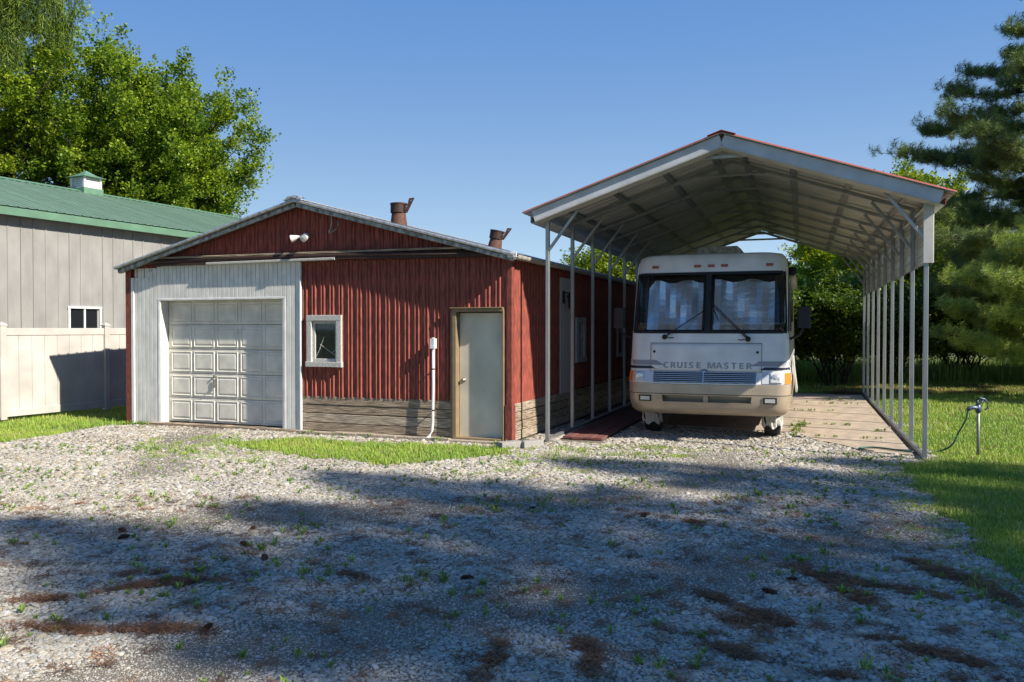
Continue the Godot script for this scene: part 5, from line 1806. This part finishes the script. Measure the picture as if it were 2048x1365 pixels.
func spruce_spray(sd: int) -> ArrayMesh:
	var r := RandomNumberGenerator.new()
	r.seed = sd
	var s := S.new()
	var twigs := [[Vector3.ZERO, Vector3(0, 0.02, -0.42)]]
	for k in 9:
		var z := -0.03 - k * 0.042
		var sx := 1.0 if k % 2 else -1.0
		twigs.append([Vector3(0, 0, z), Vector3(sx * r.randf_range(0.04, 0.085), r.randf_range(-0.04, 0.05), z - r.randf_range(0.06, 0.11))])
	for tw in twigs:
		var a: Vector3 = tw[0]
		var b: Vector3 = tw[1]
		var d := (b - a).normalized()
		var L := a.distance_to(b)
		s.cyl(a, b, 0.003, 0.002, 3, false)
		var n := int(L / 0.0042)
		for k in n:
			var c := a.lerp(b, (k + r.randf()) / n)
			var o := Vector3(r.randf_range(-1, 1), r.randf_range(-1, 1), r.randf_range(-1, 1))
			o = (o - d * o.dot(d)).normalized()
			var e := c + (o * 0.85 + d * 0.5) * r.randf_range(0.015, 0.024)
			var w := d.cross(o) * 0.0026
			s.tri(c - w, c + w, e)
	return s.done()

func pine_tuft(sd: int) -> ArrayMesh:
	var r := RandomNumberGenerator.new()
	r.seed = sd
	var s := S.new()
	s.cyl(Vector3(0, -0.12, 0), Vector3(0, 0.06, 0), 0.005, 0.003, 4, false)
	for k in 54:
		var c := Vector3(0, r.randf_range(-0.10, 0.06), 0)
		var a := r.randf() * TAU
		var up := r.randf_range(0.05, 1.0)
		var d := Vector3(cos(a), up, sin(a)).normalized()
		var e := c + d * r.randf_range(0.09, 0.15) - Vector3(0, 0.012, 0)
		var w := d.cross(Vector3(r.randf_range(-1, 1), 0.3, r.randf_range(-1, 1))).normalized() * 0.0034
		s.tri(c - w, c + w, e)
	return s.done()

# whorled conifer; style 0 hanging spruce, 1 soft pine
func conifer(called: String, label: String, group: String, at: Vector3, h: float, base: float, rad: float, sd: int, style: int, unit: Mesh, lo: Color, hi: Color, dens := 1.0, ropes := 1) -> Node3D:
	var t := thing(called, label, "tree", at, 0.0, group)
	rng.seed = sd
	var tr := S.new(false)
	tr.tube([Vector3(0, -0.1, 0), Vector3(0.05, h * 0.4, 0.03), Vector3(0, h * 0.8, 0), Vector3(0, h, 0)], [h * 0.021, h * 0.015, h * 0.006, 0.01], 9, false)
	part(t, "trunk", tr, M.bark_dark)
	var br := S.new(false)
	var ts := []
	var cs := []
	var y := base
	var step := 0.42 if style == 0 else 0.36
	while y < h - 0.15:
		var f := (y - base) / (h - base)
		var R := rad * pow(1.0 - f, 0.75) + 0.12
		if style == 1: R = rad * (0.35 + 0.65 * sin(PI * clampf(0.15 + f * 0.9, 0, 1))) * (1.0 - f * 0.45)
		var nb := 7 if style == 0 else 4
		var az0 := rnd(0, TAU)
		for k in nb:
			var az := az0 + TAU * k / nb + rnd(-0.25, 0.25)
			var L := R * rnd(0.72, 1.1)
			if style == 1: L = R * rnd(0.5, 1.12)
			var out := Vector3(cos(az), 0, sin(az))
			var drop := (-0.30 if style == 0 else rnd(-0.05, 0.45)) * L * (1.0 - f * 0.8)
			if style == 0 and f > 0.6: drop = 0.1 * L
			var a := Vector3(0, y + rnd(-0.15, 0.15) * (1.0 + style), 0)
			var b := a + out * L + Vector3(0, drop, 0)
			bough(br, a, b, 0.012 + L * 0.011, 0.005, (-0.05 if style == 0 else -0.06) * L, 4, 5)
			var n := int(maxf(3, L * (15.0 if style == 0 else 6.0) * dens))
			for q in n:
				var u := pow(rng.randf(), 0.7) * 0.92 + 0.08 if style == 0 else rnd(0.30, 1.0)
				var p := a.lerp(b, u) + Vector3(0, (-0.05 if style == 0 else -0.06) * L * sin(PI * u), 0)
				var side := out.cross(Vector3.UP) * (1.0 if q % 2 else -1.0)
				var c := lo.lerp(hi, clampf(rnd(-0.1, 0.9), 0, 1))
				if style == 0:
					# sprays hang down in curtains
					var dirn := (side * rnd(0.1, 0.9) + out * rnd(0.2, 0.9) + Vector3(0, rnd(-2.6, -0.7), 0)).normalized()
					var bs := Basis.looking_at(dirn, Vector3.UP + out * 0.01) * Basis(Vector3.BACK, rnd(-0.8, 0.8))
					ts.append(Transform3D(bs * Basis.from_scale(Vector3.ONE * rnd(0.75, 1.35)), p))
					cs.append(c)
					for w in range(1, ropes):
						var hang := Vector3(rnd(-0.15, 0.15), -1, rnd(-0.15, 0.15)).normalized()
						var hb := Basis.looking_at(hang, out) * Basis(Vector3.BACK, rnd(0, TAU))
						ts.append(Transform3D(hb * Basis.from_scale(Vector3.ONE * rnd(0.8, 1.15)), p + dirn * 0.25 + Vector3(0, -0.28 * (w - 1), 0)))
						cs.append(c.lerp(hi, rnd(0, 0.4)))
				else:
					var tw := (side * rnd(0.3, 1.0) + out * rnd(0.2, 1.0) + Vector3(0, rnd(-0.05, 0.45), 0)).normalized() * rnd(0.25, 0.95) * clampf(L * 0.28, 0.35, 1.0)
					var e := p + tw
					br.tube([p, p.lerp(e, 0.5) + Vector3(0, -0.03, 0), e], [0.010, 0.007, 0.004], 3, false)
					for z in 6:
						var v := rnd(0.25, 1.05)
						var pp := p.lerp(e, v) + Vector3(rnd(-1, 1), rnd(-0.5, 0.8), rnd(-1, 1)) * 0.20
						var dd := (tw.normalized() * 0.7 + Vector3(rnd(-0.7, 0.7), rnd(0.2, 1.2), rnd(-0.7, 0.7))).normalized()
						ts.append(Transform3D(Basis(Quaternion(Vector3.UP, dd)) * Basis.from_scale(Vector3.ONE * rnd(1.0, 2.0)), pp))
						cs.append(c.lerp(hi, rnd(0.0, 0.35)))
		y += step * rnd(0.8, 1.2)
	part(t, "branches", br, M.bark_dark)
	copies(t, "crown", unit, M.needle, ts, cs).set_meta("kind", "stuff")
	return t

func trees():
	var mc := leaf_clump(3, 22, 0.30, 0.125)
	var sc := leaf_clump(4, 16, 0.20, 0.085)
	var lo := Color(0.05, 0.12, 0.014)
	var hi := Color(0.42, 0.54, 0.05)
	broadleaf("maple_tree", "tall full maple with pointed leafy shoots rising behind the cupola roof", "tree", "", P(-16.6, 0, 38.0), 15.0, 5.2, 3.5, 101, 150, 9, 8, lo, hi, mc)
	broadleaf("maple_tree", "broad bright maple behind the green roof, left of the cupola", "tree", "", P(-24.5, 0, 36.0), 19.0, 7.6, 3.5, 102, 150, 9, 9, Color(0.06, 0.13, 0.014), Color(0.46, 0.57, 0.05), mc)
	broadleaf("yard_tree", "yellow-green leafy tree seen under the carport roof behind the motorhome", "tree", "", P(19.0, 0, 46.0), 9.8, 4.3, 0.8, 103, 70, 9, 8, Color(0.13, 0.22, 0.016), Color(0.42, 0.48, 0.04), mc, 1, "bark", 1.0)
	broadleaf("yard_tree", "light green tree showing between the barn roof and the motorhome", "tree", "", P(4.3, 0, 33.0), 6.2, 2.6, 1.0, 104, 60, 8, 8, Color(0.12, 0.20, 0.016), Color(0.38, 0.44, 0.04), sc, 1, "bark", 1.2)
	broadleaf("yard_tree", "bright leafy tree rising behind the pines beyond the carport eave", "tree", "", P(17.3, 0, 36.0), 9.4, 3.6, 1.5, 105, 70, 8, 8, Color(0.12, 0.20, 0.016), Color(0.38, 0.44, 0.04), mc)
	var k := 0
	for q in [[8.0, 26.6, 3.4, 1.7], [10.3, 26.2, 3.7, 1.9], [12.6, 27.6, 3.5, 1.9], [15.4, 28.2, 4.2, 2.3], [18.2, 27.0, 4.0, 2.2], [5.2, 28.5, 3.2, 1.7]]:
		broadleaf("shrub", "dark many-stemmed shrub at the back edge of the lawn", "shrub", "shrubs along the back of the lawn", P(q[0], 0, q[1]), q[2], q[3], 0.7, 200 + k, 46, 8, 8, Color(0.05, 0.11, 0.016), Color(0.20, 0.28, 0.035), sc, 7, "bark_dark", 1.1)
		k += 1
	var tuft := pine_tuft(7)
	conifer("pine_tree", "tall soft-needled pine with long reaching branches beyond the carport", "", P(17.0, 0, 25.5), 12.6, 2.4, 5.6, 301, 1, tuft, Color(0.07, 0.13, 0.04), Color(0.24, 0.31, 0.06), 1.5)
	conifer("pine_tree", "smaller bright pine with low sunlit boughs at the lawn's edge", "", P(14.0, 0, 20.5), 5.6, 0.9, 3.4, 302, 1, tuft, Color(0.12, 0.20, 0.04), Color(0.42, 0.50, 0.08), 1.5)
	conifer("pine_tree", "dark pine standing behind the bright low pine, beyond the lawn", "", P(22.0, 0, 25.0), 10.0, 1.2, 4.8, 303, 1, tuft, Color(0.07, 0.13, 0.04), Color(0.24, 0.31, 0.06), 1.5)
	var spray := spruce_spray(8)
	conifer("spruce_tree", "hanging spruce whose drooping boughs reach over the drive above the fence side", "", P(-7.6, 0, 7.9), 13.0, 6.55, 3.7, 310, 0, spray, Color(0.045, 0.11, 0.02), Color(0.25, 0.34, 0.04), 3.6, 2)
	# the row of spruces beside the drive whose shade lies over the gravel
	var first: Node3D = null
	for q in [[17.2, -6.5, 20.0, 0.3], [19.9, -4.2, 20.2, 1.7], [21.7, -2.1, 19.0, 2.9], [23.5, -0.9, 17.4, 4.1], [18.6, -5.3, 19.4, 3.5], [14.7, -8.1, 15.4, 0.9], [16.3, -9.9, 17.0, 5.2]]:
		if first == null:
			first = conifer("shade_spruce", "tall bare-stemmed spruce in the row beside the drive that shades the gravel", "spruces beside the drive", P(q[0], 0, q[1]), 20.0, 9.6, 3.2, 320, 0, spray, Color(0.05, 0.10, 0.03), Color(0.15, 0.21, 0.04), 2.2)
		else:
			var c: Node3D = first.duplicate()
			c.name = numbered(self, "shade_spruce")
			add_child(c, true)
			c.position = P(q[0], 0, q[1])
			c.scale = Vector3.ONE * (q[2] / 20.0)
			c.rotation.y = q[3]
	# far wood and rough growth beyond the lawn
	rng.seed = 900
	var wt := []
	var wc := []
	for k2 in 5200:
		var x := rnd(-60, 75)
		var d := rnd(62, 74)
		var top := 6.0 + 3.0 * nz.get_noise_2d(x * 9, 40) + 1.5 * nz2.get_noise_2d(x * 40, 10)
		wt.append(Transform3D(Basis(Vector3.UP, rnd(0, TAU)).scaled(Vector3.ONE * rnd(2.5, 4.5)), P(x, rnd(0.0, 1.0) * top, d)))
		wc.append(Color(0.05, 0.10, 0.014).lerp(Color(0.18, 0.25, 0.03), rng.randf()))
	copies(stuff("distant_wood", "far line of green woodland beyond the field", "wood"), "foliage", mc, M.leaf, wt, wc)
	wt = []
	wc = []
	for k2 in 5000:
		var x := rnd(-2, 24)
		var d := rnd(27.5, 34)
		wt.append(Transform3D(Basis(Vector3.UP, rnd(0, TAU)).scaled(Vector3(4, rnd(5, 13), 4)), P(x, -0.03, d)))
		wc.append(Color(0.14, 0.22, 0.03).lerp(Color(0.30, 0.36, 0.08), rng.randf()))
	copies(stuff("rough_grass", "tall rough grass behind the shrubs", "grass"), "blades", blades_mesh(66, 12, 0.09, 0.07, 0.003, 0.5), M.grass, wt, wc)
